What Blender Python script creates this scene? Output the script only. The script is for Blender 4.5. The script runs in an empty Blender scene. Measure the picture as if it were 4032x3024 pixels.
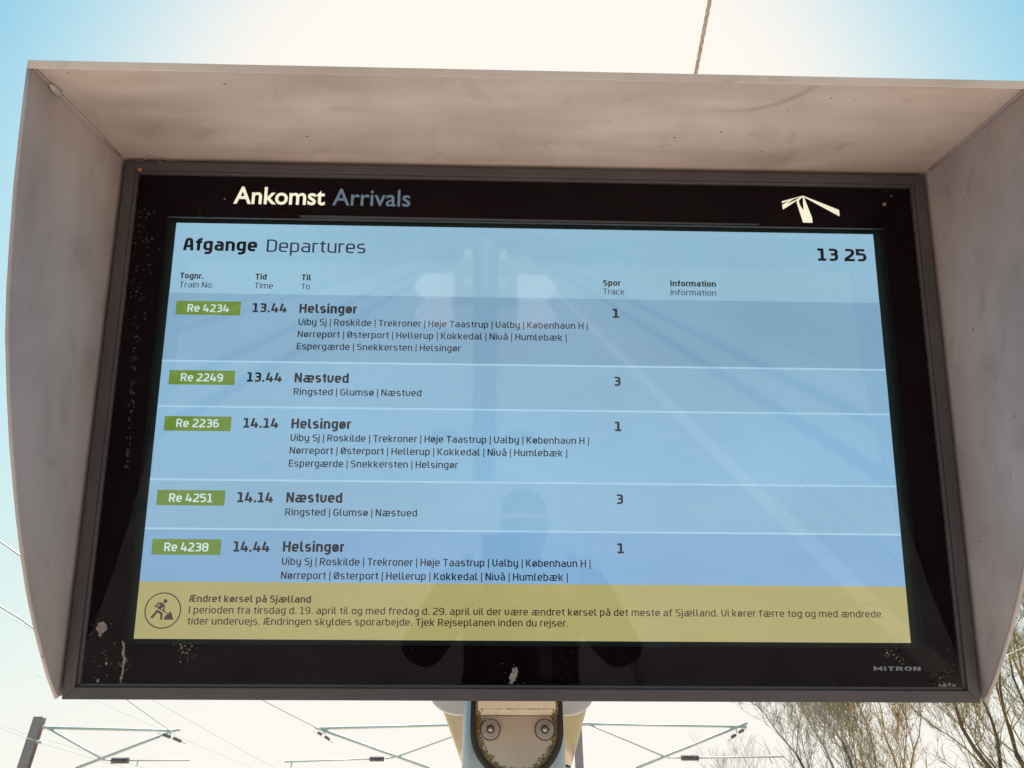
import bpy, bmesh, math, random
from mathutils import Vector, Matrix
from mathutils.geometry import tessellate_polygon
random.seed(7)
R = math.radians
sc = bpy.context.scene
col = sc.collection

# ------------------------------------------------------------------ camera
cam_d = bpy.data.cameras.new('camera'); cam = bpy.data.objects.new('camera', cam_d); col.objects.link(cam)
CAM = Vector((0, 0, 1.70))
M = Matrix(((0.99971, -0.0124, -0.02046), (-0.0239, -0.5592, -0.82869), (-0.00116, 0.82894, -0.55934)))
cam.matrix_world = Matrix.Translation(CAM) @ M.to_4x4()
cam_d.sensor_width = 36.0; cam_d.lens = 36.0 * 2970 / 4032
cam_d.clip_start = 0.005; cam_d.clip_end = 3000
sc.camera = cam

# ------------------------------------------------------------------ sky and sun
SUN_EL, SUN_AZ = 47.0, 1.6            # azimuth measured from +Y towards +X
w = bpy.data.worlds.new("World"); sc.world = w; w.use_nodes = True
nt = w.node_tree; nt.nodes.clear()
def N(t, ty, **kw):
    n = t.nodes.new(ty)
    for k, v in kw.items(): setattr(n, k, v)
    return n
wo = N(nt, 'ShaderNodeOutputWorld'); bg = N(nt, 'ShaderNodeBackground'); bg.inputs[1].default_value = 0.1
sky = N(nt, 'ShaderNodeTexSky'); sky.sky_type = 'NISHITA'; sky.sun_disc = False
sky.sun_elevation = R(SUN_EL); sky.sun_rotation = R(SUN_AZ); sky.air_density = 1.0; sky.dust_density = 2.0; sky.ozone_density = 1.0
# film-like response for the whole sky, channel by channel: c' = cap * (1 - exp(-(k c)^p))
EXPO = 1.4
E2 = 2 ** EXPO
CAP = (1.0 / E2, 0.955 / E2, 0.875 / E2); K = (2.38, 3.15, 3.6); PW = (2.5, 1.75, 2.0)
sep = N(nt, 'ShaderNodeSeparateColor'); comb = N(nt, 'ShaderNodeCombineColor'); nt.links.new(sky.outputs[0], sep.inputs[0])
for i in range(3):
    m0 = N(nt, 'ShaderNodeMath', operation='MULTIPLY'); m0.inputs[1].default_value = K[i] * 0.1
    mp_ = N(nt, 'ShaderNodeMath', operation='POWER'); mp_.inputs[1].default_value = PW[i]
    m1 = N(nt, 'ShaderNodeMath', operation='MULTIPLY'); m1.inputs[1].default_value = -1
    m2 = N(nt, 'ShaderNodeMath', operation='EXPONENT'); m3 = N(nt, 'ShaderNodeMath', operation='SUBTRACT'); m3.inputs[0].default_value = 1
    m4 = N(nt, 'ShaderNodeMath', operation='MULTIPLY'); m4.inputs[1].default_value = CAP[i] * 10
    nt.links.new(sep.outputs[i], m0.inputs[0]); nt.links.new(m0.outputs[0], mp_.inputs[0]); nt.links.new(mp_.outputs[0], m1.inputs[0])
    nt.links.new(m1.outputs[0], m2.inputs[0]); nt.links.new(m2.outputs[0], m3.inputs[1])
    nt.links.new(m3.outputs[0], m4.inputs[0]); nt.links.new(m4.outputs[0], comb.inputs[i])
nt.links.new(comb.outputs[0], bg.inputs[0]); nt.links.new(bg.outputs[0], wo.inputs[0])
sd = bpy.data.lights.new('sun', 'SUN'); sd.energy = 5.0; sd.angle = R(0.5); sd.color = (1, 0.95, 0.87)
sun = bpy.data.objects.new('sun', sd); col.objects.link(sun)
sdir = Vector((math.sin(R(SUN_AZ)) * math.cos(R(SUN_EL)), math.cos(R(SUN_AZ)) * math.cos(R(SUN_EL)), math.sin(R(SUN_EL))))
sun.rotation_euler = sdir.to_track_quat('Z', 'Y').to_euler(); sun.location = (0, 0, 30)
vs = sc.view_settings; vs.view_transform = 'Standard'; vs.look = 'None'; vs.exposure = EXPO; vs.gamma = 1; vs.use_curve_mapping = False

# ------------------------------------------------------------------ materials
def mat(name, c, rough=0.6, metal=0.0, var=0.0, scale=8.0, c2=None, bump=0.0, stretch=(1, 1, 1), spec=0.5, bscale=None):
    m = bpy.data.materials.new(name); m.use_nodes = True; t = m.node_tree; b = t.nodes['Principled BSDF']
    b.inputs['Base Color'].default_value = (*c, 1); b.inputs['Roughness'].default_value = rough
    b.inputs['Metallic'].default_value = metal; b.inputs['Specular IOR Level'].default_value = spec
    if c2 or var or bump:
        tc = N(t, 'ShaderNodeTexCoord'); mp = N(t, 'ShaderNodeMapping'); mp.inputs['Scale'].default_value = stretch
        t.links.new(tc.outputs['Object'], mp.inputs[0])
        nz = N(t, 'ShaderNodeTexNoise'); nz.inputs['Scale'].default_value = scale; nz.inputs['Detail'].default_value = 6; nz.inputs['Roughness'].default_value = 0.6
        t.links.new(mp.outputs[0], nz.inputs[0])
        if c2:
            cr = N(t, 'ShaderNodeValToRGB'); cr.color_ramp.elements[0].position = 0.36; cr.color_ramp.elements[1].position = 0.66
            cr.color_ramp.elements[0].color = (*c2, 1); cr.color_ramp.elements[1].color = (*c, 1)
            t.links.new(nz.outputs[0], cr.inputs[0]); t.links.new(cr.outputs[0], b.inputs['Base Color'])
        if bump:
            bp = N(t, 'ShaderNodeBump'); bp.inputs['Strength'].default_value = bump; bp.inputs['Distance'].default_value = 0.002
            if bscale:
                nz2 = N(t, 'ShaderNodeTexNoise'); nz2.inputs['Scale'].default_value = bscale; nz2.inputs['Detail'].default_value = 4
                t.links.new(tc.outputs['Object'], nz2.inputs[0]); t.links.new(nz2.outputs[0], bp.inputs['Height'])
            else: t.links.new(nz.outputs[0], bp.inputs['Height'])
            t.links.new(bp.outputs[0], b.inputs['Normal'])
    return m

def painted_metal(name, base, grime, rough=0.42, stretch=(1, 1, 1), seed=0.0):
    """weathered coated sheet: broad grime clouds, brushed streaks, tiny specks"""
    m = bpy.data.materials.new(name); m.use_nodes = True; t = m.node_tree; b = t.nodes['Principled BSDF']
    tc = N(t, 'ShaderNodeTexCoord')
    def noise(sc_, st, det=5, off=0.0, dist=0.0):
        mp = N(t, 'ShaderNodeMapping'); mp.inputs['Scale'].default_value = st; mp.inputs['Location'].default_value = (seed + off,) * 3
        t.links.new(tc.outputs['Object'], mp.inputs[0]); nz = N(t, 'ShaderNodeTexNoise'); nz.inputs['Scale'].default_value = sc_
        nz.inputs['Detail'].default_value = det; nz.inputs['Distortion'].default_value = dist; t.links.new(mp.outputs[0], nz.inputs[0]); return nz.outputs[0]
    def ramp(src, p0, p1, c0, c1):
        r = N(t, 'ShaderNodeValToRGB'); r.color_ramp.elements[0].position = p0; r.color_ramp.elements[1].position = p1
        r.color_ramp.elements[0].color = (*c0, 1); r.color_ramp.elements[1].color = (*c1, 1); t.links.new(src, r.inputs[0]); return r.outputs[0]
    def mul(a, b_, f=1.0):
        mx = N(t, 'ShaderNodeMix', data_type='RGBA', blend_type='MULTIPLY'); mx.inputs[0].default_value = f
        t.links.new(a, mx.inputs[6]); t.links.new(b_, mx.inputs[7]); return mx.outputs[2]
    a = ramp(noise(2.6, stretch, 6, 0, 0.4), 0.33, 0.66, grime, base)
    s = ramp(noise(9.0, tuple(v * v for v in stretch), 6, 3.1), 0.3, 0.62, (0.84, 0.82, 0.81), (1, 1, 1))
    s2 = ramp(noise(70, (1, 1, 1), 3, 5.2), 0.22, 0.28, (0.72, 0.66, 0.62), (1, 1, 1))
    s3 = ramp(noise(4.5, (1, 1, 1), 7, 7.7, 0.8), 0.36, 0.60, (0.86, 0.84, 0.83), (1.0, 1.0, 1.0))
    s4 = ramp(noise(13, (1, 1, 1), 5, 2.7, 1.5), 0.28, 0.42, (0.80, 0.77, 0.75), (1.0, 1.0, 1.0))
    c = mul(mul(mul(mul(a, s), s2, .6), s3), s4, .7); t.links.new(c, b.inputs['Base Color'])
    b.inputs['Roughness'].default_value = rough; b.inputs['Specular IOR Level'].default_value = 0.35
    bp = N(t, 'ShaderNodeBump'); bp.inputs['Strength'].default_value = 0.12; bp.inputs['Distance'].default_value = 0.001
    t.links.new(noise(160, (1, 1, 1), 3, 1.0), bp.inputs['Height']); t.links.new(bp.outputs[0], b.inputs['Normal'])
    return m

def emit(name, c, stripes=0.0):
    m = bpy.data.materials.new(name); m.use_nodes = True; t = m.node_tree; b = t.nodes['Principled BSDF']
    b.inputs['Base Color'].default_value = (0.01, 0.01, 0.012, 1); b.inputs['Roughness'].default_value = 0.035; b.inputs['Specular IOR Level'].default_value = 0.5
    b.inputs['Emission Color'].default_value = (*(v / E2 for v in c), 1); b.inputs['Emission Strength'].default_value = 1.0
    if stripes:   # pixel columns of the panel and the uneven backlight behind it
        tc = N(t, 'ShaderNodeTexCoord'); wv = N(t, 'ShaderNodeTexWave'); wv.wave_type = 'BANDS'; wv.bands_direction = 'X'
        wv.inputs['Scale'].default_value = 96.0; wv.inputs['Distortion'].default_value = 0.0
        t.links.new(tc.outputs['Object'], wv.inputs[0])
        nz = N(t, 'ShaderNodeTexNoise'); nz.inputs['Scale'].default_value = 2.2; nz.inputs['Detail'].default_value = 2; t.links.new(tc.outputs['Object'], nz.inputs[0])
        mr = N(t, 'ShaderNodeMapRange'); mr.inputs[3].default_value = 1 - stripes; mr.inputs[4].default_value = 1 + stripes; t.links.new(wv.outputs['Fac'], mr.inputs[0])
        mr2 = N(t, 'ShaderNodeMapRange'); mr2.inputs[1].default_value = 0.3; mr2.inputs[2].default_value = 0.7; mr2.inputs[3].default_value = 0.90; mr2.inputs[4].default_value = 1.08
        t.links.new(nz.outputs[0], mr2.inputs[0]); mm = N(t, 'ShaderNodeMath', operation='MULTIPLY'); t.links.new(mr.outputs[0], mm.inputs[0]); t.links.new(mr2.outputs[0], mm.inputs[1])
        t.links.new(mm.outputs[0], b.inputs['Emission Strength'])
    return m

def srgb(r, g, b):
    f = lambda v: (v / 255 / 12.92) if v / 255 <= 0.04045 else ((v / 255 + 0.055) / 1.055) ** 2.4
    return (f(r), f(g), f(b))

MT = {
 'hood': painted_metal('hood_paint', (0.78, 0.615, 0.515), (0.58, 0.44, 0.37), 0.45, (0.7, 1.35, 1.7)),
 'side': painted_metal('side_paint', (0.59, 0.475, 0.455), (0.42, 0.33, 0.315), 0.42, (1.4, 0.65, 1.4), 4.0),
 'frame': mat('frame_paint', (0.078, 0.060, 0.062), 0.45, 0, c2=(0.062, 0.047, 0.049), scale=14, bump=0.1, bscale=220),
 'case': mat('case_paint', (0.12, 0.10, 0.10), 0.5, c2=(0.10, 0.08, 0.08), scale=9),
 'mask': mat('black_print', (0.0060, 0.0018, 0.0032), 0.6, spec=0.0, c2=(0.0045, 0.0012, 0.0025)),
 'surround': mat('lcd_bezel', (0.012, 0.022, 0.020), 0.5, spec=0.2, c2=(0.009, 0.016, 0.015)),
 'tape': mat('grey_seal_tape', (0.05, 0.052, 0.06), 0.35, c2=(0.035, 0.038, 0.045), scale=20),
 'cream': mat('cream_print', (0.86, 0.80, 0.66), 0.5, spec=0.1, c2=(0.84, 0.78, 0.64), scale=30),
 'bluegrey': mat('bluegrey_print', (0.16, 0.23, 0.31), 0.5, spec=0.1, c2=(0.15, 0.22, 0.30), scale=30),
 'greyprint': mat('grey_print', (0.30, 0.29, 0.30), 0.5, spec=0.1, c2=(0.27, 0.26, 0.27)),
 'dirt': mat('dried_dirt', (0.36, 0.27, 0.24), 0.9, c2=(0.17, 0.13, 0.12), scale=300),
 'dirtfaint': mat('faint_dirt', (0.060, 0.050, 0.050), 0.9, c2=(0.02, 0.017, 0.018), scale=300),
 'orange': mat('orange_bug', (0.75, 0.22, 0.08), 0.5, c2=(0.45, 0.12, 0.05), scale=400),
 'putty': mat('pale_putty', (0.62, 0.54, 0.45), 0.7, c2=(0.40, 0.32, 0.27), scale=120, bump=0.6),
 'plate': painted_metal('bracket_paint', (0.70, 0.55, 0.44), (0.62, 0.48, 0.38), 0.5, (1, 1, 1), 9.0),
 'foldlit': painted_metal('bracket_paint_lit', (0.86, 0.70, 0.54), (0.80, 0.62, 0.47), 0.5, (1, 1, 1), 2.0),  # bracket paint again, lightened in colour for the light on the fold
 'lichen': mat('lichen', (0.33, 0.25, 0.11), 0.95, c2=(0.16, 0.115, 0.055), scale=260, bump=0.8),
 'rubber': mat('rubber', (0.050, 0.034, 0.028), 0.7, c2=(0.035, 0.025, 0.02), scale=60),
 'post': mat('post_metal', (0.58, 0.53, 0.50), 0.30, 0.45, c2=(0.46, 0.42, 0.40), scale=6, stretch=(6, 6, 0.6)),
 'bolt': mat('bolt_steel', (0.50, 0.41, 0.36), 0.42, 0.5, c2=(0.40, 0.32, 0.28), scale=200),
 'socket': mat('socket_steel', (0.62, 0.50, 0.36), 0.3, 0.8, c2=(0.42, 0.33, 0.24), scale=300),
 'panelw': mat('sign_panel', (0.85, 0.85, 0.80), 0.5, c2=(0.80, 0.80, 0.75)),
 'panelp': mat('sign_panel_pale', (0.74, 0.65, 0.65), 0.5, c2=(0.68, 0.60, 0.60)),
 'white': mat('white_plate', (0.82, 0.80, 0.78), 0.28, 0, c2=(0.76, 0.75, 0.74), scale=9),
 'beige': mat('beige_metal', (0.66, 0.53, 0.37), 0.24, 0.75, c2=(0.56, 0.44, 0.31), scale=5, stretch=(3, 3, 0.7)),
 'mast': mat('mast_steel', (0.46, 0.35, 0.33), 0.7, c2=(0.38, 0.28, 0.27), scale=4),  # colour lightened to stand in for glare on the far mast
 'arm': mat('galvanised_tube', (0.74, 0.75, 0.68), 0.5, 0.0, c2=(0.66, 0.67, 0.60), scale=6),  # tube colour raised to carry the glare around the backlit arms
 'insul': mat('insulator_brown', (0.30, 0.24, 0.24), 0.35, c2=(0.20, 0.16, 0.16), scale=6),
 'wire': mat('wire', (0.45, 0.50, 0.52), 0.5, 0.1, c2=(0.38, 0.42, 0.45)),
 'rope': mat('cable_brown', (0.55, 0.42, 0.35), 0.6, c2=(0.38, 0.28, 0.23), scale=60),
 'bark': mat('bark', (0.20, 0.125, 0.08), 0.9, c2=(0.13, 0.08, 0.05), scale=9),
 'barky': mat('lichened_bark', (0.50, 0.37, 0.13), 0.9, c2=(0.28, 0.19, 0.10), scale=3.0),
 'twig': mat('twig_bark', (0.46, 0.38, 0.30), 0.9, c2=(0.34, 0.28, 0.21), scale=5),  # lightened, with the glare of backlit twigs put into the colour
 'bud': mat('yellow_catkin', (0.42, 0.29, 0.05), 0.7, c2=(0.32, 0.22, 0.04), scale=20),
 'asphalt': mat('platform_asphalt', (0.40, 0.36, 0.32), 0.9, c2=(0.28, 0.25, 0.225), scale=2.2, bump=0.3, bscale=90),
 'kerb': mat('kerb_concrete', (0.38, 0.34, 0.30), 0.9, c2=(0.30, 0.27, 0.24), scale=7),
 'tile': mat('tactile_concrete', (0.60, 0.56, 0.50), 0.85, c2=(0.50, 0.46, 0.41), scale=9),
 'ballast': mat('ballast', (0.34, 0.30, 0.26), 0.95, c2=(0.20, 0.175, 0.15), scale=14, bump=0.8),
 'field': mat('grass_field', (0.20, 0.18, 0.09), 0.95, c2=(0.13, 0.125, 0.06), scale=1.2),
 'rail': mat('rail_steel', (0.20, 0.13, 0.10), 0.5, 0.6, c2=(0.13, 0.085, 0.065), scale=8),
 'wood': mat('added_wood_bark', (0.055, 0.045, 0.035), 0.95, c2=(0.035, 0.03, 0.024), scale=1.0),
 'jacket': mat('jacket', (0.012, 0.012, 0.016), 0.9, c2=(0.008, 0.008, 0.011), scale=40, bump=0.4),
 'trousers': mat('trousers', (0.02, 0.024, 0.035), 0.9, c2=(0.014, 0.017, 0.025), scale=50),
 'skin': mat('skin', (0.55, 0.33, 0.24), 0.5, c2=(0.50, 0.29, 0.21), scale=30),
 'hair': mat('hair', (0.04, 0.025, 0.015), 0.7, c2=(0.025, 0.015, 0.01), scale=90),
 'scarf': mat('scarf', (0.42, 0.40, 0.38), 0.95, c2=(0.33, 0.31, 0.30), scale=60),
 'phone': mat('phone_shell', (0.02, 0.02, 0.024), 0.3, c2=(0.018, 0.018, 0.02)),
 'shoe': mat('shoe', (0.03, 0.025, 0.02), 0.6, c2=(0.02, 0.018, 0.015)),
 'header': emit('lcd_header', srgb(146, 188, 212), 0.035),
 'row_a': emit('lcd_row_dim', srgb(127, 167, 197), 0.035),
 'row_b': emit('lcd_row', srgb(137, 179, 209), 0.035),
 'row_c': emit('lcd_row_light', srgb(138, 183, 215), 0.035),
 'row_d': emit('lcd_row_low', srgb(127, 170, 208), 0.035),
 'yellow': emit('lcd_notice', srgb(172, 163, 106), 0.035),
 'rule': emit('lcd_rule', srgb(164, 204, 228)),
 'badge': emit('lcd_badge', srgb(104, 136, 48), 0.03),
 'ink': emit('lcd_ink_black', srgb(16, 12, 24)),
 'ink2': emit('lcd_ink_grey', srgb(46, 52, 76)),
 'ink3': emit('lcd_ink_brown', srgb(62, 40, 38)),
 'inkw': emit('lcd_ink_white', srgb(205, 228, 228)),
}

def add_stain(m, c, r):       # rubbed crescent mark in the sheet
    t = m.node_tree; b = t.nodes['Principled BSDF']; old = b.inputs['Base Color'].links[0].from_socket
    tc = N(t, 'ShaderNodeTexCoord'); mp = N(t, 'ShaderNodeMapping'); mp.inputs['Location'].default_value = (-c[0], 0, -c[2]); mp.inputs['Scale'].default_value = (1, 0, 1)
    t.links.new(tc.outputs['Object'], mp.inputs[0]); ln = N(t, 'ShaderNodeVectorMath', operation='LENGTH'); t.links.new(mp.outputs[0], ln.inputs[0])
    sb = N(t, 'ShaderNodeMath', operation='SUBTRACT'); sb.inputs[1].default_value = r; t.links.new(ln.outputs['Value'], sb.inputs[0])
    ab = N(t, 'ShaderNodeMath', operation='ABSOLUTE'); t.links.new(sb.outputs[0], ab.inputs[0])
    mr = N(t, 'ShaderNodeMapRange', interpolation_type='SMOOTHSTEP'); mr.inputs[1].default_value = .001; mr.inputs[2].default_value = .008; mr.inputs[3].default_value = 1; mr.inputs[4].default_value = 0; t.links.new(ab.outputs[0], mr.inputs[0])
    sx = N(t, 'ShaderNodeSeparateXYZ'); t.links.new(mp.outputs[0], sx.inputs[0])
    mx_ = N(t, 'ShaderNodeMapRange', interpolation_type='SMOOTHSTEP'); mx_.inputs[1].default_value = -.05; mx_.inputs[2].default_value = .07; t.links.new(sx.outputs[0], mx_.inputs[0])
    mz_ = N(t, 'ShaderNodeMapRange', interpolation_type='SMOOTHSTEP'); mz_.inputs[1].default_value = -.02; mz_.inputs[2].default_value = -.06; t.links.new(sx.outputs[2], mz_.inputs[0])
    a1 = N(t, 'ShaderNodeMath', operation='MULTIPLY'); a2 = N(t, 'ShaderNodeMath', operation='MULTIPLY'); a3 = N(t, 'ShaderNodeMath', operation='MULTIPLY'); a3.inputs[1].default_value = .4
    t.links.new(mr.outputs[0], a1.inputs[0]); t.links.new(mx_.outputs[0], a1.inputs[1]); t.links.new(a1.outputs[0], a2.inputs[0]); t.links.new(mz_.outputs[0], a2.inputs[1]); t.links.new(a2.outputs[0], a3.inputs[0])
    mx = N(t, 'ShaderNodeMix', data_type='RGBA', blend_type='MULTIPLY'); t.links.new(a3.outputs[0], mx.inputs[0]); t.links.new(old, mx.inputs[6]); mx.inputs[7].default_value = (.42, .38, .36, 1)
    t.links.new(mx.outputs[2], b.inputs['Base Color'])
add_stain(MT['hood'], (.245, 0, .268), .096)
# clear pane: mirror share from Fresnel, the rest passes straight through
def pane_material(gain=0.22):
    m = bpy.data.materials.new('cover_glass'); m.use_nodes = True; t = m.node_tree; t.nodes.clear()
    o = N(t, 'ShaderNodeOutputMaterial'); mx = N(t, 'ShaderNodeMixShader'); tr = N(t, 'ShaderNodeBsdfTransparent'); tr.inputs[0].default_value = (0.97, 0.985, 0.98, 1)
    gl = N(t, 'ShaderNodeBsdfGlossy'); gl.inputs['Roughness'].default_value = 0.015; gl.inputs['Color'].default_value = (1, 1, 1, 1)
    fr = N(t, 'ShaderNodeFresnel'); fr.inputs[0].default_value = 1.5
    mm = N(t, 'ShaderNodeMath', operation='MULTIPLY'); mm.inputs[1].default_value = gain
    t.links.new(fr.outputs[0], mm.inputs[0]); t.links.new(mm.outputs[0], mx.inputs[0]); t.links.new(tr.outputs[0], mx.inputs[1]); t.links.new(gl.outputs[0], mx.inputs[2])
    tc = N(t, 'ShaderNodeTexCoord'); mp = N(t, 'ShaderNodeMapping'); mp.inputs['Scale'].default_value = (9, 2.2, 1); t.links.new(tc.outputs['Object'], mp.inputs[0])
    n1 = N(t, 'ShaderNodeTexNoise'); n1.inputs['Scale'].default_value = 1.6; n1.inputs['Detail'].default_value = 8; n1.inputs['Roughness'].default_value = .7; t.links.new(mp.outputs[0], n1.inputs[0])
    n2 = N(t, 'ShaderNodeTexNoise'); n2.inputs['Scale'].default_value = 240; n2.inputs['Detail'].default_value = 3; t.links.new(tc.outputs['Object'], n2.inputs[0])
    r1 = N(t, 'ShaderNodeMapRange'); r1.inputs[1].default_value = .42; r1.inputs[2].default_value = .75; r1.inputs[3].default_value = .002; r1.inputs[4].default_value = .016; t.links.new(n1.outputs[0], r1.inputs[0])
    r2 = N(t, 'ShaderNodeMapRange'); r2.inputs[1].default_value = .66; r2.inputs[2].default_value = .74; r2.inputs[3].default_value = 0; r2.inputs[4].default_value = .10; t.links.new(n2.outputs[0], r2.inputs[0])
    ad = N(t, 'ShaderNodeMath', operation='ADD'); t.links.new(r1.outputs[0], ad.inputs[0]); t.links.new(r2.outputs[0], ad.inputs[1])
    df = N(t, 'ShaderNodeBsdfDiffuse'); df.inputs[0].default_value = (.30, .25, .25, 1); mx2 = N(t, 'ShaderNodeMixShader')
    t.links.new(ad.outputs[0], mx2.inputs[0]); t.links.new(mx.outputs[0], mx2.inputs[1]); t.links.new(df.outputs[0], mx2.inputs[2])
    t.links.new(mx2.outputs[0], o.inputs[0]); return m
MT['glass'] = pane_material()
for k_, c_ in (('cream', (0.50, 0.46, 0.37)), ('bluegrey', (0.035, 0.055, 0.08))):     # the header lettering is lit from behind
    b_ = MT[k_].node_tree.nodes['Principled BSDF']; b_.inputs['Emission Color'].default_value = (*(v / E2 for v in c_), 1); b_.inputs['Emission Strength'].default_value = 1.0

def translucent(m, c):
    t = m.node_tree; b = t.nodes['Principled BSDF']; o = t.nodes['Material Output']; tr = N(t, 'ShaderNodeBsdfTranslucent'); tr.inputs[0].default_value = (*c, 1)
    mx = N(t, 'ShaderNodeMixShader'); mx.inputs[0].default_value = .35; t.links.new(b.outputs[0], mx.inputs[1]); t.links.new(tr.outputs[0], mx.inputs[2]); t.links.new(mx.outputs[0], o.inputs[0])
translucent(MT['white'], (.8, .76, .72))

# ------------------------------------------------------------------ helpers
def tag(o, label=None, cat=None, group=None, kind=None):
    if label: o['label'] = label
    if cat: o['category'] = cat
    if group: o['group'] = group
    if kind: o['kind'] = kind
    return o
def empty(name, loc=(0, 0, 0)):
    o = bpy.data.objects.new(name, None); o.location = loc; o.empty_display_size = 0.1; col.objects.link(o); return o
class MB:
    def __init__(s): s.v = []; s.f = []
    def add(s, vs, fs):
        b = len(s.v); s.v += [tuple(v) for v in vs]; s.f += [tuple(i + b for i in f) for f in fs]
    def box(s, x0, x1, y0, y1, z0, z1):
        s.add([(x0, y0, z0), (x1, y0, z0), (x1, y1, z0), (x0, y1, z0), (x0, y0, z1), (x1, y0, z1), (x1, y1, z1), (x0, y1, z1)],
              [(0, 3, 2, 1), (4, 5, 6, 7), (0, 1, 5, 4), (1, 2, 6, 5), (2, 3, 7, 6), (3, 0, 4, 7)])
    def tube(s, pts, rad, n=8, cap=True):
        pts = [Vector(p) for p in pts]; rads = rad if isinstance(rad, (list, tuple)) else [rad] * len(pts)
        b = len(s.v); up = None
        for i, p in enumerate(pts):
            d = (pts[min(i + 1, len(pts) - 1)] - pts[max(i - 1, 0)]).normalized()
            if up is None: up = d.orthogonal().normalized()
            up = (up - d * up.dot(d)).normalized(); q = d.cross(up)
            for k in range(n):
                a = 2 * math.pi * k / n; s.v.append(tuple(p + (up * math.cos(a) + q * math.sin(a)) * rads[i]))
        for i in range(len(pts) - 1):
            for k in range(n):
                k2 = (k + 1) % n; s.f.append((b + i * n + k, b + i * n + k2, b + (i + 1) * n + k2, b + (i + 1) * n + k))
        if cap:
            s.f.append(tuple(b + k for k in range(n))[::-1]); s.f.append(tuple(b + (len(pts) - 1) * n + k for k in range(n)))
    def loft(s, rings, cap=True, closed=True):
        b = len(s.v); n = len(rings[0])
        for r in rings: s.v += [tuple(p) for p in r]
        for i in range(len(rings) - 1):
            for k in range(n if closed else n - 1):
                k2 = (k + 1) % n; s.f.append((b + i * n + k, b + i * n + k2, b + (i + 1) * n + k2, b + (i + 1) * n + k))
        if cap: s.f.append(tuple(b + k for k in range(n))[::-1]); s.f.append(tuple(b + (len(rings) - 1) * n + k for k in range(n)))
    def poly(s, pts, z):                      # flat polygon in XY at height z, any outline
        tri = tessellate_polygon([[Vector((p[0], p[1], 0)) for p in pts]])
        s.add([(p[0], p[1], z) for p in pts], [tuple(t) for t in tri])
    def prism(s, pts, z0, z1):
        n = len(pts); tri = tessellate_polygon([[Vector((p[0], p[1], 0)) for p in pts]])
        s.add([(p[0], p[1], z0) for p in pts] + [(p[0], p[1], z1) for p in pts],
              [tuple(t)[::-1] for t in tri] + [tuple(i + n for i in t) for t in tri] + [(i, (i + 1) % n, (i + 1) % n + n, i + n) for i in range(n)])
    def build(s, name, m, parent=None, smooth=False, bevel=0.0, norm=True):
        me = bpy.data.meshes.new(name); me.from_pydata(s.v, [], s.f); me.validate()
        if norm:
            bm = bmesh.new(); bm.from_mesh(me); bmesh.ops.recalc_face_normals(bm, faces=bm.faces); bm.to_mesh(me); bm.free()
        me.materials.append(m); o = bpy.data.objects.new(name, me); col.objects.link(o)
        if parent: o.parent = parent
        if smooth:
            for p in me.polygons: p.use_smooth = True
        if bevel:
            bv = o.modifiers.new('bevel', 'BEVEL'); bv.width = bevel; bv.segments = 2; bv.limit_method = 'ANGLE'; bv.angle_limit = R(40)
            for p in me.polygons: p.use_smooth = True
            wn = o.modifiers.new('wn', 'WEIGHTED_NORMAL')
        return o

# ------------------------------------------------------------------ squared sans-serif drawn from strokes
def arc_path(pts, closed=False):
    n = len(pts); out = []
    for i, p in enumerate(pts):
        r = p[2] if len(p) > 2 else 0; P = Vector((p[0], p[1]))
        if r <= 0 or (not closed and i in (0, n - 1)): out.append(P); continue
        A = Vector(pts[i - 1][:2]); B = Vector(pts[(i + 1) % n][:2]); u = A - P; v = B - P
        lu, lv = u.length, v.length; u.normalize(); v.normalize(); r2 = min(r, lu * 0.5 if (closed or 0 < i - 1) else lu, lv * 0.5 if (closed or i + 1 < n - 1) else lv)
        s, e = P + u * r2, P + v * r2
        for k in range(6):
            t = k / 5; out.append(s * (1 - t) ** 2 * 1.0 + P * 2 * t * (1 - t) + e * t * t)
    return out
def ribbon(pts, w_, closed=False):
    P = arc_path(pts, closed); Q = []
    for p in P:
        if not Q or (p - Q[-1]).length > 0.05: Q.append(p)
    n = len(Q); L = []; Rr = []; h = w_ / 2
    for i in range(n):
        a = Q[i - 1] if (i > 0 or closed) else None; b = Q[(i + 1) % n] if (i < n - 1 or closed) else None
        d1 = (Q[i] - a).normalized() if a is not None else None; d2 = (b - Q[i]).normalized() if b is not None else None
        if d1 is None: d1 = d2
        if d2 is None: d2 = d1
        n1 = Vector((-d1.y, d1.x)); n2 = Vector((-d2.y, d2.x)); m = (n1 + n2)
        m = m.normalized() if m.length > 1e-4 else n1; k = h / max(0.45, m.dot(n1)); L.append(Q[i] + m * k); Rr.append(Q[i] - m * k)
    vs_ = L + Rr; fs = [(i, n + i, n + (i + 1) % n, (i + 1) % n) for i in range(n if closed else n - 1)]
    return vs_, fs
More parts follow.
